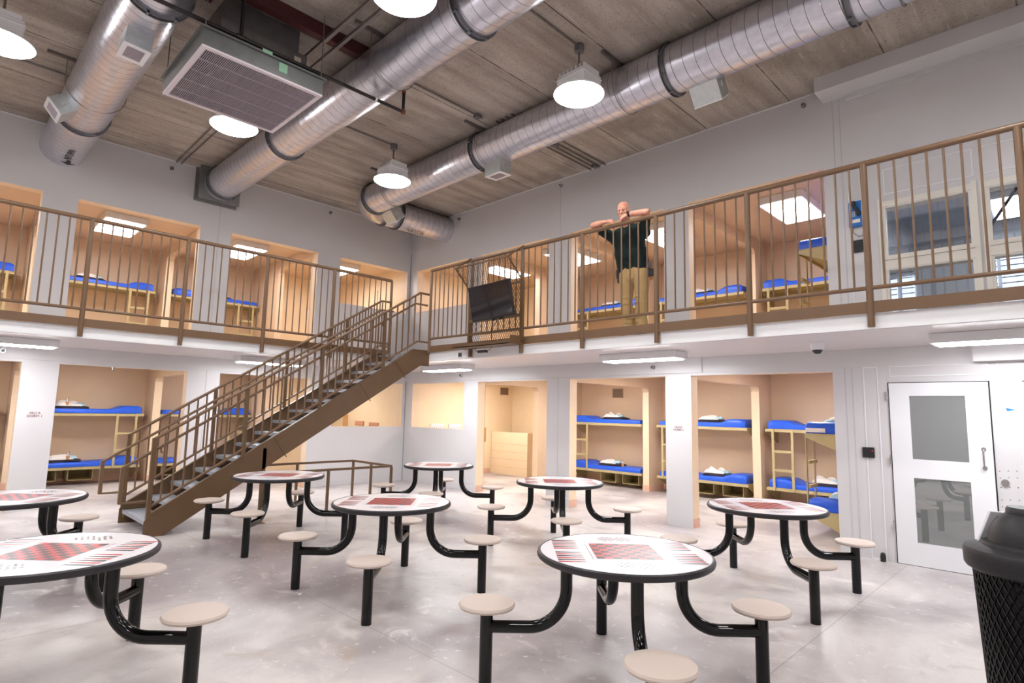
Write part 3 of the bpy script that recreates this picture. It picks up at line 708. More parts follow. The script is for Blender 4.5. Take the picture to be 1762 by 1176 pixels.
# ------------------------------------------------------------------ game tables with four stools
def make_table(name, label):
    t = thing(name, label, 'table', (0, 0, 0), 'round game tables with fixed stools')
    Rt = .535; zt_ = .795
    tp = MB().lathe([(0, zt_-.03), (Rt-.012, zt_-.03), (Rt-.012, zt_), (0, zt_)], seg=72)
    e1 = Vector((1, -1, 0)).normalized(); e2 = Vector((1, 1, 0)).normalized(); Z0 = zt_+.001
    def Q(a, b_, z=Z0): return e1*a+e2*b_+Vector((0, 0, z))
    s_ = .05
    for i in range(8):
        for j_ in range(8):
            a, b_ = -.2+s_*i, -.2+s_*j_
            tp.add([Q(a, b_), Q(a+s_, b_), Q(a+s_, b_+s_), Q(a, b_+s_)], [(0, 1, 2, 3)], 1 if (i+j_) % 2 else 2)
    for sg in (-1, 1):
        for side in (-1, 1):
            for k in range(6):
                yy = side*(.035+.045*k)+side*.016
                a0 = sg*.435; a1 = sg*.275
                tp.add([Q(a0, yy-.014), Q(a1, yy-.005), Q(a1, yy+.005), Q(a0, yy+.014)], [(0, 1, 2, 3)], 1 if (k+(sg+1)//2+(side+1)//2) % 2 else 2)
        tp.add([Q(sg*.222, -.22), Q(sg*.225, -.22), Q(sg*.225, .22), Q(sg*.222, .22)], [(0, 1, 2, 3)], 2)
    for side in (-1, 1):
        for r_ in range(5):
            n = 7 if r_ % 2 == 0 else 6
            for k in range(n):
                a = (k-(n-1)/2)*.036; b_ = side*(.29+.026*r_)
                if (r_ in (0, 4)) and k in (0, 3, 6): continue
                w_ = .013; tp.add([Q(a-w_, b_), Q(a, b_-w_*.7), Q(a+w_, b_), Q(a, b_+w_*.7)], [(0, 1, 2, 3)], 2)
    tp.build('tabletop', [LAM, RED, BRD], t)
    MB().lathe([(Rt-.014, zt_-.002), (Rt-.004, zt_+.001), (Rt+.006, zt_-.006), (Rt+.01, zt_-.02), (Rt+.006, zt_-.034), (Rt-.004, zt_-.042), (Rt-.03, zt_-.042)], seg=72).build('edge_band', RUB, t)
    for k in range(4):
        u = Vector((1 if k in (0, 3) else -1, 1 if k < 2 else -1, 0)).normalized()
        pts = [u*.36+Vector((0, 0, .76))]
        r0, zc_, ra = .59, .54, .23      # quarter bend
        for i in range(13):
            a = math.pi-math.pi/2*i/12
            pts.append(u*(.36+ra+ra*math.cos(a))+Vector((0, 0, .565-ra*math.sin(a))))
        pts += [u*.845+Vector((0, 0, .335))]
        MB().tube(pts, .037, 20).build('support_arm', BLACK, t)
        MB().tube([u*.85, u*.85+Vector((0, 0, .44))], .04, 20).build('stool_post', BLACK, t)
        MB().lathe([(0, .435), (.05, .435), (.13, .442), (.168, .452), (.176, .466), (.168, .478), (.13, .484), (0, .485)], u*.85, 44).build('stool_seat', SEAT, t)
    MB().lathe([(.06, .75), (.42, .75), (.42, .757), (.06, .757)], seg=32).build('mounting_ring', BLACK, t)
    return t
TB = [(-4.97, -9.43, 'game table in front at the centre right, nearest the camera'), (-4.97, -6.89, 'game table in the middle of the room, in front of the stair end rail'),
      (-2.42, -6.79, 'game table in front of the opening beside the dorm 2 pillar'), (-2.32, -4.25, 'farthest game table, in front of the hall corner'),
      (-4.87, -4.26, 'game table standing against the stair side'), (-2.30, -9.28, 'game table between the dorm 2 pillar and the grey door'),
      (-7.53, -7.25, 'large looking game table cut by the left edge at the bottom of the photo'), (-7.46, -4.65, 'game table cut by the left edge beyond the nearer one')]
t0 = make_table('game_table', TB[0][2]); t0.location = (TB[0][0], TB[0][1], 0)
for x, y, lb in TB[1:]: dup(t0, (x, y, 0), 0, lb)

# ------------------------------------------------------------------ bunks (local: x length, back at y=0, front at y=-W)
BL, BW = 1.95, .62
def make_bunk(lad, lower=True):
    t = thing('bunk_bed', 'x', 'bunk bed', (0, 0, 0), 'steel wall bunks')
    for nm, z in (('lower_platform', .365), ('upper_platform', 1.43)):
        mb = MB().box(-BL/2, -BW, z-.055, BL/2, -BW+.012, z).box(-BL/2, -BW, z-.012, BL/2, 0, z-.0).box(-BL/2, -.012, z-.055, BL/2, 0, z)
        o = mb.build(nm, OLIVE, t, smooth=False)
        for sx in (-1, 1):
            x = sx*(BL/2-.012)
            zb_ = z-.28 if z > 1 else .04
            MB().prism([(x-.004, 0, z-.012), (x-.004, -BW+.02, z-.012), (x-.004, -BW+.02, z-.055), (x-.004, -.06, zb_), (x-.004, 0, zb_)], (.008, 0, 0)).build('gusset', OLIVE, o, smooth=False)
    x0 = lad*(BL/2-.14); x1 = lad*(BL/2-.48)
    for x in (x0, x1): MB().box(x-.022, -BW-.014, .31, x+.022, -BW+.0, 1.43).build('ladder_stile', OLIVE, t)
    for z in (.68, 1.02): MB().box(min(x0, x1), -BW-.012, z-.022, max(x0, x1), -BW+.03, z+.022).build('ladder_rung', OLIVE, t)
    if lower:
        for x in ((-lad)*.62, (-lad)*.02):
            w_, h_, y0, y1 = .42, .22, -BW+.12, -.03; zt_ = .31
            mb = MB().box(x-w_/2, y0, zt_-h_, x+w_/2, y1, zt_-h_+.012).box(x-w_/2, y0, zt_-h_, x-w_/2+.012, y1, zt_).box(x+w_/2-.012, y0, zt_-h_, x+w_/2, y1, zt_).box(x-w_/2, y1-.012, zt_-h_, x+w_/2, y1, zt_, 1)
            mb.box(x-w_/2, y0, zt_-.012, x+w_/2, y1, zt_)
            mb.build('storage_cubby', [OLIVE, OLIVD], t, smooth=False)
    return t
def make_mattress(end):
    L_, W_, H_ = 1.86, .6, .085
    def hh(u):
        d = (u if end > 0 else 1-u)
        s_ = max(0, min(1, (d-.72)/.12)); s_ = s_*s_*(3-2*s_)
        e = max(0, min(1, (d-.965)/.035))
        return H_+.075*s_-.03*e*e
    mb = MB(); prof = [(-1, 0), (-1.0, .55), (-.97, .85), (-.88, 1), (.88, 1), (.97, .85), (1.0, .55), (1, 0)]
    nu = 40; vs = []
    for i in range(nu+1):
        u = i/nu; x = (u-.5)*L_; h = hh(u); sh = 1-.06*max(0, (abs(u-.5)-.47)/.03)
        for a, b_ in prof: vs.append((x, a*W_/2*sh-BW/2, h*b_))
    n = len(prof)
    fs = [(i*n+k, i*n+(k+1) % n, (i+1)*n+(k+1) % n, (i+1)*n+k) for i in range(nu) for k in range(n)]+[list(range(n))[::-1], list(range(nu*n, nu*n+n))]
    mb.add(vs, fs)
    o = mb.build('mattress', BLUE, ang=60); tag(o, 'x', 'mattress', 'blue vinyl mattresses'); return o
def blob(w_, d, h, seed, n=14, amp=.25, nv=10):
    rnd = random.Random(seed); ph = [(rnd.uniform(2, 7), rnd.uniform(2, 7), rnd.uniform(0, 6)) for _ in range(5)]
    def f(u, v):
        a = 2*u-1; b_ = 2*v-1
        e = max(0, 1-abs(a)**4)*max(0, 1-abs(b_)**4)
        z = h*(e**.5)*(1+amp*sum(math.sin(p*a+q*b_+r) for p, q, r in ph)/2.5)
        j1 = .06*math.sin(5*b_+seed)+.04*math.sin(9*b_); j2 = .08*math.sin(4*a+seed*2)
        return (a*w_/2*(1+j1*.5), b_*d/2*(1+j2*.5), max(z, .0))
    mb = MB().grid(f, n*2, nv*2)
    return mb
def make_bedding(seed, towel=True, cup=True):
    rnd = random.Random(seed)
    t = thing('folded_bedding', 'x', 'bedding', (0, 0, 0), 'folded bedding piles on the mattresses')
    mb = MB()
    for k in range(2):
        g = blob(.56, .36, .045, seed+k, amp=.08); mb.add([v+Vector((0, 0, .0+.022*k)) for v in g.v], g.f)
    mb.box(-.25, -.15, 0, .25, .15, .04)
    mb.build('blanket', BLANK, t, ang=70)
    g = blob(.4, .3, .06, seed+5, n=20, nv=14, amp=.7); sh = MB().add([v+Vector((-.05, 0, .055)) for v in g.v], g.f); sh.build('sheet', LINEN, t, ang=80)
    if towel:
        g = blob(.2, .2, .04, seed+8, n=10, amp=.4); MB().add([v+Vector((.12, -.02, .07)) for v in g.v], g.f).build('towel', TOWEL, t, ang=70)
    return t
protoB = {1: make_bunk(1), -1: make_bunk(-1)}; usedB = {1: False, -1: False}
protoM = {1: make_mattress(1), -1: make_mattress(-1)}; usedM = {1: False, -1: False}
protoP = {s_: make_bedding(s_) for s_ in (1, 2)}; usedP = {1: False, 2: False}
def put(tbl, used, key, loc, rz, label):
    o = tbl[key]
    if not used[key]: used[key] = True; o.location = loc; o.rotation_euler = (0, 0, rz); o['label'] = label; return o
    return dup(o, loc, rz, label)
H2 = math.pi/2
def bay(cx, cy, rz, lad, z, name, pil, lowmat=True, bed=()):
    put(protoB, usedB, lad, (cx, cy, z), rz, 'khaki steel two tier bunk ' + name)
    R_ = Matrix.Rotation(rz, 3, 'Z')
    for lv, zz in (('upper', 1.432), ('lower', .367)):
        if lv == 'lower' and not lowmat: continue
        put(protoM, usedM, pil, (cx, cy, z+zz), rz, 'blue vinyl %s mattress of bunk %s' % (lv, name))
    for (lv, dx, key) in bed:
        zz = (1.432 if lv == 'upper' else .367)+.083
        off = R_ @ Vector((dx, -BW/2, 0))
        put(protoP, usedP, key, (cx+off.x, cy+off.y, z+zz), rz+.06*key, 'blanket and white linen on %s mattress, bunk %s' % (lv, name))
LB = BX-.15-.001
bay(-8.02, LB, 0, 1, 0, 'left of the DORM 1 pillar', 1)
bay(-5.67, LB, 0, 1, 0, 'right of the DORM 1 pillar', 1, bed=(('upper', -.25, 1), ('lower', -.3, 2)))
bay(-3.42, LB, 0, 1, 0, 'behind the middle of the stair', 1)
RBk = BX-.001
bay(RBk, -3.6, -H2, -1, 0, 'left of the DORM 2 pillar', -1, bed=(('upper', .1, 1), ('lower', .0, 2)))
bay(RBk, -5.93, -H2, -1, 0, 'just right of the DORM 2 pillar', 1, bed=(('upper', .15, 2), ('lower', .25, 1)))
bay(RBk, -8.22, -H2, -1, 0, 'along the back wall left of card reader', -1, bed=(('lower', -.0, 1),))
bay(1.68, -9.285, math.pi, 1, 0, 'end on, left of the card reader', 1, bed=(('upper', .55, 2), ('upper', .0, 1), ('lower', .4, 1)))
bay(-8.02, LB, 0, 1, ZD, 'in the leftmost upper cell', 1, False)
bay(-5.67, LB, 0, 1, ZD, 'in the second upper cell from left', 1, False, bed=(('upper', -.2, 2),))
bay(-3.42, LB, 0, 1, ZD, 'in the upper cell beside stair top', -1, False, bed=(('upper', .1, 1),))
bay(RBk, -3.6, -H2, -1, ZD, 'in the upper cell behind the man', 1, False, bed=(('upper', .05, 2),))
bay(RBk, -5.93, -H2, -1, ZD, 'in upper cell right of the man', 1, False, bed=(('upper', .0, 1),))
bay(RBk, -8.22, -H2, -1, ZD, 'along back wall of upper cell by phone', -1, False, bed=(('upper', .45, 2),))
bay(1.68, -9.285, math.pi, 1, ZD, 'end on in upper cell by phone', 1, False)
# toiletries on the beds
def toiletry(p, label):
    t = thing('toiletry_cup', label, 'cup', p, 'toiletry cups on the beds')
    x, y, z = p
    MB().lathe([(.026, 0), (.032, .07), (.028, .07), (.024, .006)], (x, y, z), 14).build('cup', KRAFT, t)
    MB().box(x-.012, y-.008, z+.008, x+.01, y+.006, z+.13).build('tube', WHITEM, t)
    MB().box(x+.008, y-.004, z+.01, x+.016, y+.004, z+.15, 0).build('brush', INK, t)
toiletry((-6.02, 3.06, 1.432+.15), 'kraft cup of toiletries on the upper bunk right of the dorm 1 pillar')
toiletry((-5.93, 2.95, .367+.15), 'kraft cup of toiletries on the lower bunk right of the dorm 1 pillar')
toiletry((3.2, -3.98, .367+.09), 'small cup at the foot of the lower bunk past the cream jamb')
toiletry((3.2, -5.62+.22, .367+.09), 'small cup on the lower bunk behind the dorm 2 pillar')
toiletry((-6.2, 3.2, ZD+1.432+.09), 'kraft cup on the bunk in the second upper cell from the left')
# documents clipped to the end of the tall end bunk mattress
tag(MB().box(.735, -8.69, 1.447, .742, -8.95, 1.507).build('mattress_tag', LINEN), 'white printed tag on the end of the blue mattress near the grey door', 'tag')

# perforated boxes and papers behind the corner half walls
def wbox(x0, y0, x1, y1, z0, z1, mt, label):
    t = thing('wall_dispenser', label, 'wall box', ((x0+x1)/2, (y0+y1)/2, z0), 'small boxes behind the corner half walls')
    MB().box(x0, y0, z0, x1, y1, z1).build('box_body', mt, t, bev=.006)
    d = MB(); n = 6
    for k in range(n):
        if abs(x1-x0) > abs(y1-y0):
            x = x0+(x1-x0)*(k+.5)/n; d.box(x-.012, y0-.002, z0+.02, x+.012, y0, z0+.035)
        else:
            y = y0+(y1-y0)*(k+.5)/n; d.box(x0-.002, y-.012, z0+.02, x0, y+.012, z0+.035)
    d.build('slots', mat('slot brown', (120, 84, 62), .6), t)
wbox(.75, -.06, 1.16, -.021, 1.2, 1.31, WHITEM, 'white slotted box behind the corner half wall, the one nearer the hall corner')
wbox(1.32, -.06, 1.72, -.021, 1.17, 1.3, WHITEM, 'white slotted box behind the corner half wall, the one nearer the white pier')
wbox(-.06, 1.72, -.021, 2.12, 1.2, 1.32, mat('peach box', (206, 150, 118), .5), 'peach slotted box behind the half wall under the stair, beside the taller panel')
wbox(-.06, 1.05, -.021, 1.45, 1.2, 1.3, MATS['peach box'], 'peach slotted box behind the half wall under the stair, close to the hall corner')
for z, w_ in ((0, 'lower'), (ZD, 'upper')):
    tag(MB().prism([(-.05, 2.75, z+1.13), (-.05, 2.55, z+1.13), (-.05, 2.55, z+1.45), (-.05, 2.59, z+1.49), (-.05, 2.71, z+1.49), (-.05, 2.75, z+1.45)], (.029, 0, 0)).build('shower_valve_panel', mat('tan panel', (212, 160, 104), .5)), 'tan round cornered panel on the %s shower wall behind the half wall' % w_, 'wall panel')
tag(MB().box(-2.25, .55, ZD+1.0, -2.235, .7, ZD+1.12).build('light_switch_plate', LINEN), 'white switch plate inside the upper cell beside the stair top', 'switch plate')
tag(MB().box(.23, -2.47, 1.0, .35, -2.455, 1.3).build('door_strike_plate', mat('tan panel', (212, 160, 104), .5)), 'tan strike plate on the jamb of the lower shower doorway', 'wall panel')

# ------------------------------------------------------------------ writing on the piers
tag(text_mesh('HU1A\nDORM 1', .052, frame((-6.855, -.003, 1.452), (1, 0, 0), (0, 0, 1)), DARKRED, 'wall_lettering', lines=.9), 'small maroon lettering HU1A DORM 1 on the left white pier', 'lettering')
tag(text_mesh('HU1A\nDORM 2', .046, frame((-.003, -7.115, 1.452), (0, -1, 0), (0, 0, 1)), DARKRED, 'wall_lettering', lines=.9), 'small maroon lettering HU1A DORM 2 on the white pier by the tables', 'lettering')

# ------------------------------------------------------------------ steel door
t = thing('door_1', 'white steel door with two grey glass panes', 'door', (0, -10.35, 0), kind='structure')
y0, y1, zt_ = -9.885, -10.822, 2.083
dr = MB()
for a in ((y0, -10.09, 0, zt_), (-10.61, y1, 0, zt_), (-10.09, -10.61, 0, .262), (-10.09, -10.61, .987, 1.2), (-10.09, -10.61, 1.93, zt_)): dr.box(-.02, a[0]-(.004 if a[0] == y0 else 0), a[2]+(.006 if a[2] == 0 else 0), 0, a[1]+(.004 if a[1] == y1 else 0), a[3])
dr.build('door_leaf', WHITEM, t, smooth=False)
MB().box(-.0145, y0+.006, .0, -.0005, y0-.004, zt_+.008).box(-.0145, y1+.004, 0, -.0005, y1-.008, zt_+.008).box(-.0145, y0+.006, zt_, -.0005, y1-.008, zt_+.008).box(-.0145, y0, 0, -.0005, y1, .006).build('door_gap', mat('painted gap shade', (30, 28, 34), .8), t, smooth=False)  # solid dark strips stand in for the shade in the gap
for a in ((.262, .987), (1.2, 1.93)):
    p_ = MB().box(-.011, -10.09, a[0], -.009, -10.61, a[1]).build('door_pane', DGLASS, t)
    MB().box(-.006, -10.09, a[0], -.001, -10.61, a[1]).build('pane_backing', mat('dim room beyond', (186, 187, 186), .5), p_)
MB().tube([(-.02, -10.742, 1.16), (-.07, -10.742, 1.17), (-.075, -10.742, 1.25), (-.07, -10.742, 1.33), (-.02, -10.742, 1.345)], .009, 10).lathe([(.022, 0), (.022, .008)], (-.028, -10.742, 1.15), 14, axis='x').lathe([(.022, 0), (.022, .008)], (-.028, -10.742, 1.35), 14, axis='x').build('pull_handle', CHROME, t)
for z in (.42, 1.18, 1.93): MB().tube([(-.028, y0+.012, z-.055), (-.028, y0+.012, z+.055)], .011, 10).build('hinge', CHROME, t)
sc = MB()
for z in (.75, .82, .95, 1.05, 1.12):
    for y in (-10.86, -10.93, -11.0): sc.lathe([(.006, 0), (.006, .003)], (-.003, y, z+.02*math.sin(9*y)), 8, axis='x')
tag(sc.build('screw_heads', COND), 'scattered grey screw heads on the wall panel beside the grey door', 'screws', kind='stuff')
tag(MB().lathe([(.034, 0), (.034, .012), (.024, .02), (.0, .02)], (-.02, -10.9, 1.012), 20, axis='x', M=Matrix.Scale(1, 4)).box(-.03, -10.915, 1.0, -.015, -10.885, 1.024).build('lock_cylinder', CHROME), 'round chrome lock on the wall panel beside the grey door', 'lock')
tag(MB().prism([(-.002, -10.95, 1.8), (-.002, -10.96, 1.765), (-.002, -11.03, 1.78)], (-.001, 0, 0)).build('tape_scrap', TAPE), 'torn scrap of blue tape on the wall right of the grey door', 'tape')
tag(MB().lathe([(.028, 0), (.03, .05), (.026, .085), (.015, .1), (0, .104)], (-.07, -9.75, 0), 18).build('door_stop', BLKP), 'black rubber door stop on the floor left of the grey door', 'door stop')
t = thing('card_reader', 'black square card reader with a red dot left of the grey door', 'card reader', (-.01, -9.64, 1.25))
MB().box(-.025, -9.577, 1.185, 0, -9.707, 1.31).build('reader_body', BLKP, t, bev=.008)
MB().box(-.027, -9.68, 1.265, -.025, -9.69, 1.272).build('indicator', mat('red led', (255, 30, 40), .4, emit=(1, .05, .08), estr=2), t)
# recess at the far right edge
tag(MB().box(-.012, -11.1, .4, 0, -11.6, 2.085).box(-.016, -11.1, 2.07, -.0, -11.6, 2.09, 1).build('door_2', [WHITEM, GREYM]), 'edge of a second white door at the right border', kind='structure')

# upper windows
for wi, (a0, a1) in enumerate(((9.93, 10.80), (10.93, 11.8))):
    t = thing('window_%d' % (wi+1), 'white framed two pane window of the upper control room', 'window', (0, -(a0+a1)/2, 3.5), kind='structure')
    fr = MB(); q = .03
    for (z0, z1) in ((2.86, 3.474), (3.63, 4.262)):
        fr.box(-.02, -a0, z0, .04, -a0-q, z1).box(-.02, -a1+q, z0, .04, -a1, z1).box(-.02, -a0-q, z0, .04, -a1+q, z0+.014).box(-.02, -a0-q, z1-.014, .04, -a1+q, z1)
    fr.box(-.03, -a0, 4.262, 0, -a1, 4.33).box(-.03, -a0, 3.474, 0, -a1, 3.58).box(-.035, -a0+.05, 2.8, 0, -a0, 4.36).box(-.035, -a1, 2.8, 0, -a1-.05, 4.36)
    fr.build('window_frame', mat('window frame cream', (228, 222, 212), .4), t, smooth=False)
    for (z0, z1) in ((2.875, 3.46), (3.645, 4.248)): MB().box(.012, -a0-.03, z0, .016, -a1+.03, z1).build('window_pane', GLASS, t)
    MB().box(-.034, -a0, 3.585, -.0, -a1, 3.63).build('window_sill', MATS['window frame cream'], t)
for i_, (nm_, a_) in enumerate((('wall_control_room', (T, -13, ZD, 4.2, -12.9, 5.1)), ('wall_control_room', (4.2, -13, ZD, 4.3, -9.45, 5.1)), ('ceiling_control_room', (T, -13, 5.0, 4.2, -9.45, 5.1)), ('floor_control_room', (T, -13, ZD-.1, 4.2, -9.45, ZD)), ('wall_control_room', (T, -9.55, ZD, 4.2, -9.45, 5.0)))):
    struct(MB().box(*a_), nm_+'_%d' % (i_+1), DIM)
t = thing('window_3', 'bright barred window at the back of the upper control room', 'window', (2.02, -10.4, 3.6), kind='structure')
p = MB()
WB = ((-9.56, -9.66, 2.85, 3.76), (-9.72, -9.88, 2.85, 3.78), (-10.76, -10.83, 3.5, 3.9), (-10.87, -11.3, 2.85, 3.9))
for ya, yb, za_, zb_ in WB: p.box(2.01, ya, za_, 2.03, yb, zb_)
p.build('window_pane', WINL, t)
p = MB()
for ya, yb, za_, zb_ in WB:
    for z in (3.52, 3.6, 3.68, 3.76, 3.84): p.box(1.99, ya, z-.006, 2.0, yb, z+.006)
p.build('window_bars', GREYM, t)
tag(MB().tube([(2.0, -11.2, 4.97), (3.0, -10.4, 4.1), (3.4, -10.2, 4.0)], .02, 8).build('cable_run', INK), 'dark cable hanging inside the upper control room behind the window', 'cable')
tag(MB().box(2.04, -12.85, ZD, 2.1, -9.58, 3.92).build('office_divider', mat('pale locker', (196, 200, 206), .4)), 'pale grey partition panel standing inside the upper control room', 'partition')

# blue phone, black box, camera, outlet
t = thing('wall_phone', 'blue wall phone with a black handset on the upper wall', 'phone', (0, -9.62, 4.25))
MB().box(-.05, -9.563, 4.07, 0, -9.72, 4.405).build('phone_body', PHBLUE, t, bev=.008)
MB().tube([(-.085, -9.62, 4.38), (-.095, -9.65, 4.3), (-.085, -9.69, 4.21)], .02, 10, radii=[.032, .018, .03]).build('handset', BLKP, t)
MB().lathe([(.03, 0), (.03, .02)], (-.07, -9.62, 4.38), 14, axis='x').build('cradle', CHROME, t)
kb = MB()
for i in range(3):
    for k_ in range(3): kb.box(-.054, -9.585-.02*k_, 4.27-.025*i, -.05, -9.597-.02*k_, 4.255-.025*i)
kb.build('keypad', WHITEM, t); MB().box(-.053, -9.58, 4.12, -.05, -9.69, 4.165).build('instruction_label', LINEN, t)
MB().tube([(-.02, -9.6, 4.07), (-.03, -9.6, 4.0), (-.03, -9.66, 3.94), (-.02, -9.72, 3.96)], .005, 6).build('cord', COND, t)
tag(MB().box(-.03, -9.581, 3.745, 0, -9.72, 3.9).build('door_release_box', BLKP, bev=.006), 'black square box on the upper wall below the blue phone', 'control box')
t = thing('security_camera', 'small white dome security camera under the right balcony', 'camera', (-.93, -9.39, ZF))
MB().lathe([(.075, 0), (.075, -.05), (.065, -.085)][::-1], (-.93, -9.39, ZF-.004), 28).build('camera_housing', WHITEM, t)
MB().lathe([(0, -.135), (.03, -.128), (.05, -.105), (.056, -.08)], (-.93, -9.39, ZF-.004), 24).build('camera_dome', SCREEN, t)
tag(MB().box(-D-.012, -3.965, 2.555, -D, -4.045, 2.625).box(-D-.014, -3.985, 2.57, -D-.012, -4.0, 2.61, 1).box(-D-.014, -4.012, 2.57, -D-.012, -4.027, 2.61, 1).build('power_outlet', [GREYM, INK]), 'small grey power outlet on the balcony edge left of the cable tray', 'outlet')

# ------------------------------------------------------------------ television on its mesh bracket
def lattice(mb_, o, eu, ev, lu, lv, cell=.055, r=.0035, clip=None):
    """diamond mesh strips in the plane o + u*eu + v*ev"""
    o = Vector(o); eu = Vector(eu).normalized(); ev = Vector(ev).normalized(); nrm = eu.cross(ev)
    for sg in (1, -1):
        c_ = -lv*2
        while c_ < lu+lv*2:
            # line u = c + sg*v/1.8
            pts_ = []
            v0, v1 = 0, lv; f = lambda v: c_+sg*v/1.9
            # clip to u in [0,lu]
            vs_ = [v for v in (0, lv)]
            if sg > 0: vs_ = [max(0, (0-c_)*1.9), min(lv, (lu-c_)*1.9)]
            else: vs_ = [max(0, (c_-lu)*1.9), min(lv, (c_)*1.9)]
            if vs_[1]-vs_[0] > .01:
                a, b_ = [o+eu*f(v)+ev*v for v in vs_]
                mb_.sq(a, b_, r*1.6, r, up=nrm)
            c_ += cell
t = thing('television_bracket', 'bronze steel cage with expanded mesh bolted over the railing behind the television', 'bracket', (-2.0, -4.9, 3.4))
XP = -D-.075; XO = -2.16
ya, yb = -4.30, -5.52
fr = MB()
za = 4.2; zo = 3.97; zi = 3.64; zlow = 2.72
for y in (ya, yb): fr.sq((XP, y, za), (XO, y, zo), .022).sq((XO, y, zo), (XP, y, zi), .018).sq((XP, y, zi), (XP, y, zlow), .04)
fr.sq((XO, ya, zo), (XO, yb, zo), .024).sq((XP, ya, zi), (XP, yb, zi), .03).sq((XP, ya, 3.12), (XP, yb, 3.12), .045).sq((XP, ya, 2.9), (XP, yb, 2.9), .035)
fr.build('cage_frame', STAIRB, t)
lm = MB()
dv = Vector((XP-XO, 0, zi-zo)); lattice(lm, (XO, ya, zo), (0, -1, 0), dv, ya-yb, dv.length, .05)
lattice(lm, (XP-.012, ya, zi), (0, -1, 0), (0, 0, -1), ya-yb, zi-zlow, .05)
lm.build('expanded_mesh', STAIRB, t, smooth=False)
arm = MB().sq((XP-.02, -4.95, 3.35), (-2.14, -4.98, 3.36), .04).box(XP-.06, -4.8, 3.2, XP-.02, -5.1, 3.5)
arm.build('mount_arm', BLKP, t)
# tray under the bracket
t = thing('cable_tray', 'brown steel tray below the television with a black adapter under it', 'tray', (-2.0, -4.9, 2.7))
MB().box(-2.06, -4.15, 2.66, XP+.05, -5.5, 2.672).box(-2.06, -4.15, 2.66, -2.05, -5.5, 2.72).box(-2.06, -5.5, 2.66, XP+.05, -5.512, 2.79).box(-2.06, -4.15, 2.66, XP+.05, -4.14, 2.68).build('tray_shelf', STAIRB, t)
MB().box(-2.0, -4.72, 2.56, -1.94, -4.9, 2.6).tube([(-1.97, -4.72, 2.58), (-1.97, -4.65, 2.6), (-1.96, -4.62, 2.66)], .005, 6).tube([(-1.97, -4.9, 2.58), (-1.97, -5.0, 2.62), (-1.96, -5.02, 2.66)], .005, 6).build('power_adapter', BLKP, t)
MB().box(-2.0, -4.85, 2.672, -1.94, -5.05, 2.71).tube([(-1.95, -5.12, 2.67), (-1.95, -5.12, 2.85)], .004, 6).build('network_box', WHITEM, t)
t = thing('television', 'black flat television tilted down toward the hall in front of the railing', 'television', (-2.3, -5.1, 3.3))
c0 = Vector((-2.24, -5.235, 3.30))
up = Vector((-.2, .03, 1)).normalized(); xr = Vector((0, -1, 0)).normalized(); xr = (xr-up*xr.dot(up)).normalized(); 
TM = frame(c0, xr, up)   # local x right in image, y up, z toward viewer
w2, h2 = .453, .27
MB().box(-w2, -h2, -.045, w2, h2, 0, 0, TM).box(-w2*.6, -h2*.6, -.08, w2*.6, h2*.6, -.045, 0, TM).build('casing', BLKP, t, bev=.004)
MB().box(-w2+.012, -h2+.018, 0, w2-.012, h2-.012, .002, 0, TM).build('screen', SCREEN, t)
MB().tube([TM @ Vector((.05, -h2, -.05)), TM @ Vector((.06, -h2-.06, -.02)), Vector((-1.97, -5.0, 2.95)), Vector((-1.96, -5.0, 2.7))], .006, 6).box(-.03, -h2-.03, -.05, .02, -h2, -.02, 0, TM).box(.12, -h2-.03, -.05, .19, -h2, -.02, 0, TM).build('cable', INK, t)

# ------------------------------------------------------------------ litter bin and steel panel behind it
t = thing('litter_bin', 'black mesh litter bin with a domed plastic lid', 'litter bin', (-5.02, -11.9, 0))
BCX, BCY = -5.63, -12.02
BC = Vector((-3.93, -11.32, 0))
t.location = BC
def bl(prof, seg=48, **k): return MB().lathe(prof, BC, seg, **k)
RB_ = .275
bk = MB()
n = 44; rows = 22; z0_, z1_ = .03, .86
def bp(k, v):
    a = 2*math.pi*k/n; r_ = .235+(RB_-.235)*v; return BC+Vector((r_*math.cos(a), r_*math.sin(a), z0_+(z1_-z0_)*v))
for sg in (1, -1):
    for k in range(n):
        path = [bp(k+sg*i*.5, i/rows) for i in range(rows+1)]
        bk.tube(path, .0055, 4, cap=False)
bk.tube([bp(k, 0) for k in range(n+1)], .014, 8).tube([bp(k, 1) for k in range(n+1)], .012, 8)
bk.build('mesh_basket', BLACK, t)
bl([(0, .04), (.2, .04), (.215, .05), (.25, .85), (.245, .85), (.21, .06), (0, .05)]).build('inner_liner', BLKP, t)
bl([(.27, .86), (.305, .865), (.315, .88), (.318, .955), (.31, .97), (.295, .975), (.26, .985), (.235, .99), (.23, 1.005), (.2, 1.01), (.0, 1.01)]).build('lid', BLKP, t)
bl([(.205, 1.005), (.2, 1.04), (.185, 1.09), (.155, 1.135), (.12, 1.16), (.118, 1.185), (.11, 1.195), (0, 1.2)]).build('dome', BLKP, t)
cs = [Vector((-3.934, -11.068, .964)), Vector((-3.901, -11.134, 1.153)), Vector((-3.749, -11.30, 1.138)), Vector((-3.728, -11.272, .932))]
t = thing('litter_bin_flap', 'slanted brushed steel flap standing behind the litter bin dome', 'steel flap', cs[0])
nn = (cs[1]-cs[0]).cross(cs[3]-cs[0]).normalized()*.015
MB().prism(cs, nn).build('flap_panel', mat('satin steel', (225, 225, 230), .35, .2), t, bev=.004)

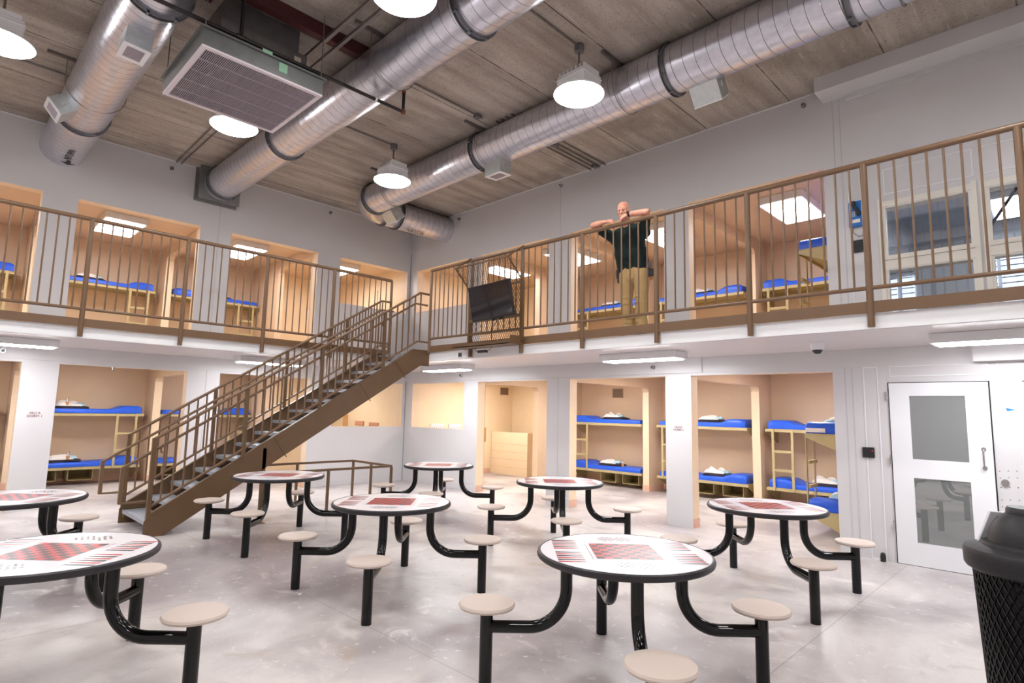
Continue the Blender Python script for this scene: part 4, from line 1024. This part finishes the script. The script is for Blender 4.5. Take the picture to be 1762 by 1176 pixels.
# ------------------------------------------------------------------ the man leaning on the railing
def cap(mb_, a, b_, ra, rb, seg=18, sx=1.0):
    a, b_ = Vector(a), Vector(b_); t_ = (b_-a).normalized(); L_ = (b_-a).length
    prof = [(ra*math.cos(q), -ra*math.sin(q)) for q in [math.pi/2-math.pi/2*k/5 for k in range(6)]]
    prof += [(rb*math.cos(q), L_+rb*math.sin(q)) for q in [math.pi/2*k/5 for k in range(6)]]
    prof = [(max(r_, 0 if i in (0, len(prof)-1) else 1e-4), h) for i, (r_, h) in enumerate(prof)]
    prof[0] = (0, prof[0][1]); prof[-1] = (0, prof[-1][1])
    u_ = Vector((0, 0, 1)) if abs(t_.z) < .9 else Vector((1, 0, 0)); x = (u_-t_*u_.dot(t_)).normalized(); y = t_.cross(x)
    M = Matrix.Identity(4)
    for i, v in enumerate((x, y, t_)):
        for j_ in range(3): M[j_][i] = v[j_]
    if sx != 1: M = M @ Matrix.Diagonal((sx, 1, 1, 1))
    return mb_.lathe(prof, a, seg, M=M)
def ell(mb_, c_, rx, ry, rz, R_=None, seg=20):
    prof = [(math.cos(q), math.sin(q)) for q in [-math.pi/2+math.pi*k/12 for k in range(13)]]
    prof[0] = (0, -1); prof[-1] = (0, 1)
    M = (R_ or Matrix.Identity(4)) @ Matrix.Diagonal((rx, ry, rz, 1))
    return mb_.lathe(prof, c_, seg, M=M)
def fuse(mb_, name, matl, parent, vox, smooth_it=4, noise=0):
    o = mb_.build(name, matl, None)
    rm = o.modifiers.new('r', 'REMESH'); rm.mode = 'VOXEL'; rm.voxel_size = vox; rm.use_smooth_shade = True
    sm = o.modifiers.new('s', 'SMOOTH'); sm.iterations = smooth_it; sm.factor = .5
    bpy.context.view_layer.update()
    dg = bpy.context.evaluated_depsgraph_get(); me = bpy.data.meshes.new_from_object(o.evaluated_get(dg), depsgraph=dg)
    me.transform(Matrix.Translation(-root_loc(parent)))
    me.materials.clear(); me.materials.append(matl)
    me.polygons.foreach_set('use_smooth', [True]*len(me.polygons)); me.polygons.foreach_set('material_index', [0]*len(me.polygons))
    bpy.data.objects.remove(o)
    o = bpy.data.objects.new(name, me); COL.objects.link(o); o.parent = parent; return o
PR = thing('person', 'bald person in a dark green polo shirt and khaki trousers leaning on the upper railing', 'person', (-1.3, -7.2, ZD))
ax = -1.779
shR, shL = Vector((-1.50, -6.98, 4.10)), Vector((-1.47, -7.43, 4.12))
elR, elL = Vector((-1.765, -6.80, 4.262)), Vector((-1.765, -7.66, 4.265))
wrR, wrL = Vector((-1.79, -7.02, 4.262)), Vector((-1.80, -7.39, 4.285))
HC = Vector((-1.66, -7.235, 4.40))
b = MB()
hd = Matrix.Rotation(math.radians(14), 4, 'Z') @ Matrix.Rotation(math.radians(-14), 4, 'Y')   # facing -x, chin down
def H(x, y, z): return HC + (hd @ Vector((-x, y, z)))
ell(b, H(0, 0, .03), .097, .078, .1, hd); ell(b, H(-.015, 0, .04), .1, .08, .092, hd)
ell(b, H(.028, 0, -.045), .065, .057, .075, hd); ell(b, H(.05, 0, -.092), .035, .036, .028, hd)
ell(b, H(.082, 0, .022), .02, .055, .013, hd)          # brow
cap(b, H(.09, 0, .012), H(.113, 0, -.028), .009, .014); ell(b, H(.098, .012, -.03), .011, .009, .008, hd); ell(b, H(.098, -.012, -.03), .011, .009, .008, hd)
ell(b, H(.088, 0, -.056), .014, .026, .007, hd); ell(b, H(.086, 0, -.07), .013, .022, .007, hd)
for s_ in (1, -1):
    ell(b, H(.066, .038*s_, -.02), .024, .024, .02, hd); ell(b, H(-.008, .08*s_, -.01), .022, .011, .033, hd); ell(b, H(.078, .03*s_, .002), .012, .014, .01, hd)
cap(b, H(-.02, 0, -.05), Vector((-1.52, -7.22, 4.18)), .056, .066)
cap(b, (-1.48, -7.21, 4.1), (-1.42, -7.2, 3.85), .085, .085); cap(b, (-1.42, -7.2, 3.85), (-1.34, -7.19, 3.6), .085, .085)
for sh, el_, wr in ((shR, elR, wrR), (shL, elL, wrL)):
    cap(b, (-1.5, -7.21, 4.08), sh, .06, .05); cap(b, sh, el_, .054, .043); mid = el_.lerp(wr, .3)
    cap(b, el_, mid, .042, .045); cap(b, mid, wr, .045, .028)
def hand(mb_, wr, dr, dn, pal, curl, thumb_side):
    """dr: finger direction, dn: toward the back of the hand, pal: palm length"""
    dr = dr.normalized(); sd = dr.cross(dn).normalized(); dn = sd.cross(dr)
    kn = wr+dr*pal
    for k in range(4): cap(mb_, wr+sd*(k-1.5)*.012, kn+sd*(k-1.5)*.02, .017, .0115)
    for k, ln in enumerate((.8, .95, 1, .88)):
        a = kn+sd*(k-1.5)*.021; d1 = (dr*math.cos(curl*.5)-dn*math.sin(curl*.5)); d2 = (dr*math.cos(curl*1.3)-dn*math.sin(curl*1.3)); d3 = (dr*math.cos(curl*2)-dn*math.sin(curl*2))
        p1 = a+d1*.042*ln; p2 = p1+d2*.028*ln; p3 = p2+d3*.02*ln
        cap(mb_, a, p1, .0105, .0095, 10); cap(mb_, p1, p2, .0095, .0088, 10); cap(mb_, p2, p3, .0088, .0075, 10)
    ts = sd*thumb_side; a = wr+dr*.02+ts*.022; p1 = a+(dr*.6+ts*.7-dn*.3).normalized()*.04; p2 = p1+(dr*.9+ts*.25-dn*.4).normalized()*.032
    cap(mb_, a, p1, .015, .012, 10); cap(mb_, p1, p2, .012, .009, 10)
hand(b, wrR, Vector((-.3, -1, -.06)), Vector((-.55, 0, .8)), .07, .5, -1)
hand(b, wrL, Vector((-.25, .9, -.35)), Vector((-.8, 0, .6)), .075, .85, 1)
for s_, y in ((1, -7.09), (-1, -7.33)):
    cap(b, (-1.34, y-.0, 3.56), (-1.37, y-.005*s_, 3.16), .07, .05); cap(b, (-1.37, y-.005*s_, 3.16), (-1.31, y-.005*s_, 2.78), .048, .04)
    cap(b, (-1.3, y-.03*s_, 2.72), (-1.42, y-.02*s_, 2.71), .035, .03)
fuse(b, 'body', SKIN, PR, .0065, 2)
b = MB()     # shirt
cap(b, (-1.50, -7.02, 4.08), (-1.47, -7.40, 4.1), .1, .1)
cap(b, (-1.505, -7.1, 4.1), (-1.44, -7.09, 3.85), .115, .115); cap(b, (-1.5, -7.33, 4.1), (-1.43, -7.31, 3.85), .115, .115)
cap(b, (-1.505, -7.21, 4.08), (-1.44, -7.2, 3.85), .13, .13)
for y in (-7.08, -7.2, -7.32): cap(b, (-1.44, y, 3.88), (-1.36, y+.005, 3.70), .12, .122)
cap(b, (-1.5, -7.15, 4.19), (-1.53, -7.23, 4.19), .075, .07); cap(b, (-1.48, -7.08, 4.13), (-1.49, -6.99, 4.09), .09, .08); cap(b, (-1.47, -7.35, 4.14), (-1.47, -7.45, 4.1), .09, .08)
for sh, el_ in ((shR, elR), (shL, elL)): cap(b, sh, sh.lerp(el_, .62), .078, .068)
cap(b, (-1.53, -7.08, 4.13), (-1.52, -7.36, 4.15), .09, .088)
fuse(b, 'polo_shirt', SHIRT, PR, .009, 4)
b = MB(); cap(b, (-1.50, -7.18, 4.225), (-1.535, -7.26, 4.225), .066, .062); fuse(b, 'collar', SHIRT, PR, .007, 2)
b = MB()     # trousers
for y in (-7.11, -7.2, -7.29): cap(b, (-1.35, y, 3.69), (-1.34, y, 3.55), .115, .122)
for s_, y in ((1, -7.085), (-1, -7.325)):
    cap(b, (-1.34, y, 3.58), (-1.37, y-.0*s_, 3.2), .118, .085); cap(b, (-1.37, y-.0*s_, 3.2), (-1.34, y-.02*s_, 2.98), .084, .084)
    cap(b, (-1.34, y-.02*s_, 2.98), (-1.31, y-.02*s_, 2.76), .083, .09)
    for k in range(5): ell(b, (-1.33-.01*(k % 2), y-.03*s_+.01*((k % 3)-1), 2.78+.06*k), .096, .09-.004*k, .016)
    for z in (3.16, 3.24): ell(b, (-1.385, y-.01*s_, z), .08, .078, .018)
tr_ = fuse(b, 'trousers', KHAKI, PR, .009, 3)
b = MB()
for y in (-7.11, -7.2, -7.29): ell(b, (-1.35, y, 3.705), .128, .128, .026)
bo = fuse(b, 'belt', INK, PR, .008, 1)
MB().box(-1.31, -7.0, 3.48, -1.41, -6.96, 3.72).box(-1.33, -6.965, 3.55, -1.39, -6.93, 3.68).build('radio_holster', BLKP, PR, bev=.01)
MB().box(-1.3, -7.455, 3.62, -1.42, -7.42, 3.72).box(-1.33, -7.56, 3.5, -1.42, -7.46, 3.6).lathe([(0, -.04), (.035, -.02), (.04, 0), (.03, .03), (0, .045)], (-1.38, -7.5, 3.56), 12).build('belt_pouch', BLKP, PR, bev=.008)
ky = MB()
for k in range(4): ky.tube([(-1.4, -7.5-.01*k, 3.52), (-1.41, -7.49-.012*k, 3.45)], .005, 6)
ky.build('keys', mat('brass', (170, 120, 70), .4, .8), PR)
wd_ = (wrL-elL).normalized(); wc = wrL-wd_*.025
MB().tube([wc-wd_*.012, wc+wd_*.012], .036, 20).box(wc.x-.045, wc.y-.016, wc.z-.012, wc.x-.03, wc.y+.016, wc.z+.022).build('wristwatch', INK, PR)
fc = MB()
for s_ in (1, -1): ell(fc, H(.0905, .028*s_, .0035), .006, .013, .005, hd, 12)
fc.build('eyes', mat('dark eye brown', (60, 40, 36), .4), PR)  # small dark brown ovals for the eyes
fc = MB()
for s_ in (1, -1): cap(fc, H(.1, .014*s_, .021), H(.088, .044*s_, .023), .0035, .003, 8)
fc.build('eyebrows', mat('brow brown', (150, 100, 78), .8), PR)
for y in (-7.07, -7.35):
    b = MB(); cap(b, (-1.28, y, ZD+.05), (-1.45, y, ZD+.045), .045, .042)
    for v in b.v: v.z = max(v.z, ZD+.001)
    b.build('shoe', INK, PR)

# prototypes that were never placed must not stay at the origin
for used, tbl in ((usedB, protoB), (usedM, protoM), (usedP, protoP)):
    for k_, v_ in used.items():
        if not v_:
            for ch in list(tbl[k_].children): bpy.data.objects.remove(ch)
            bpy.data.objects.remove(tbl[k_])
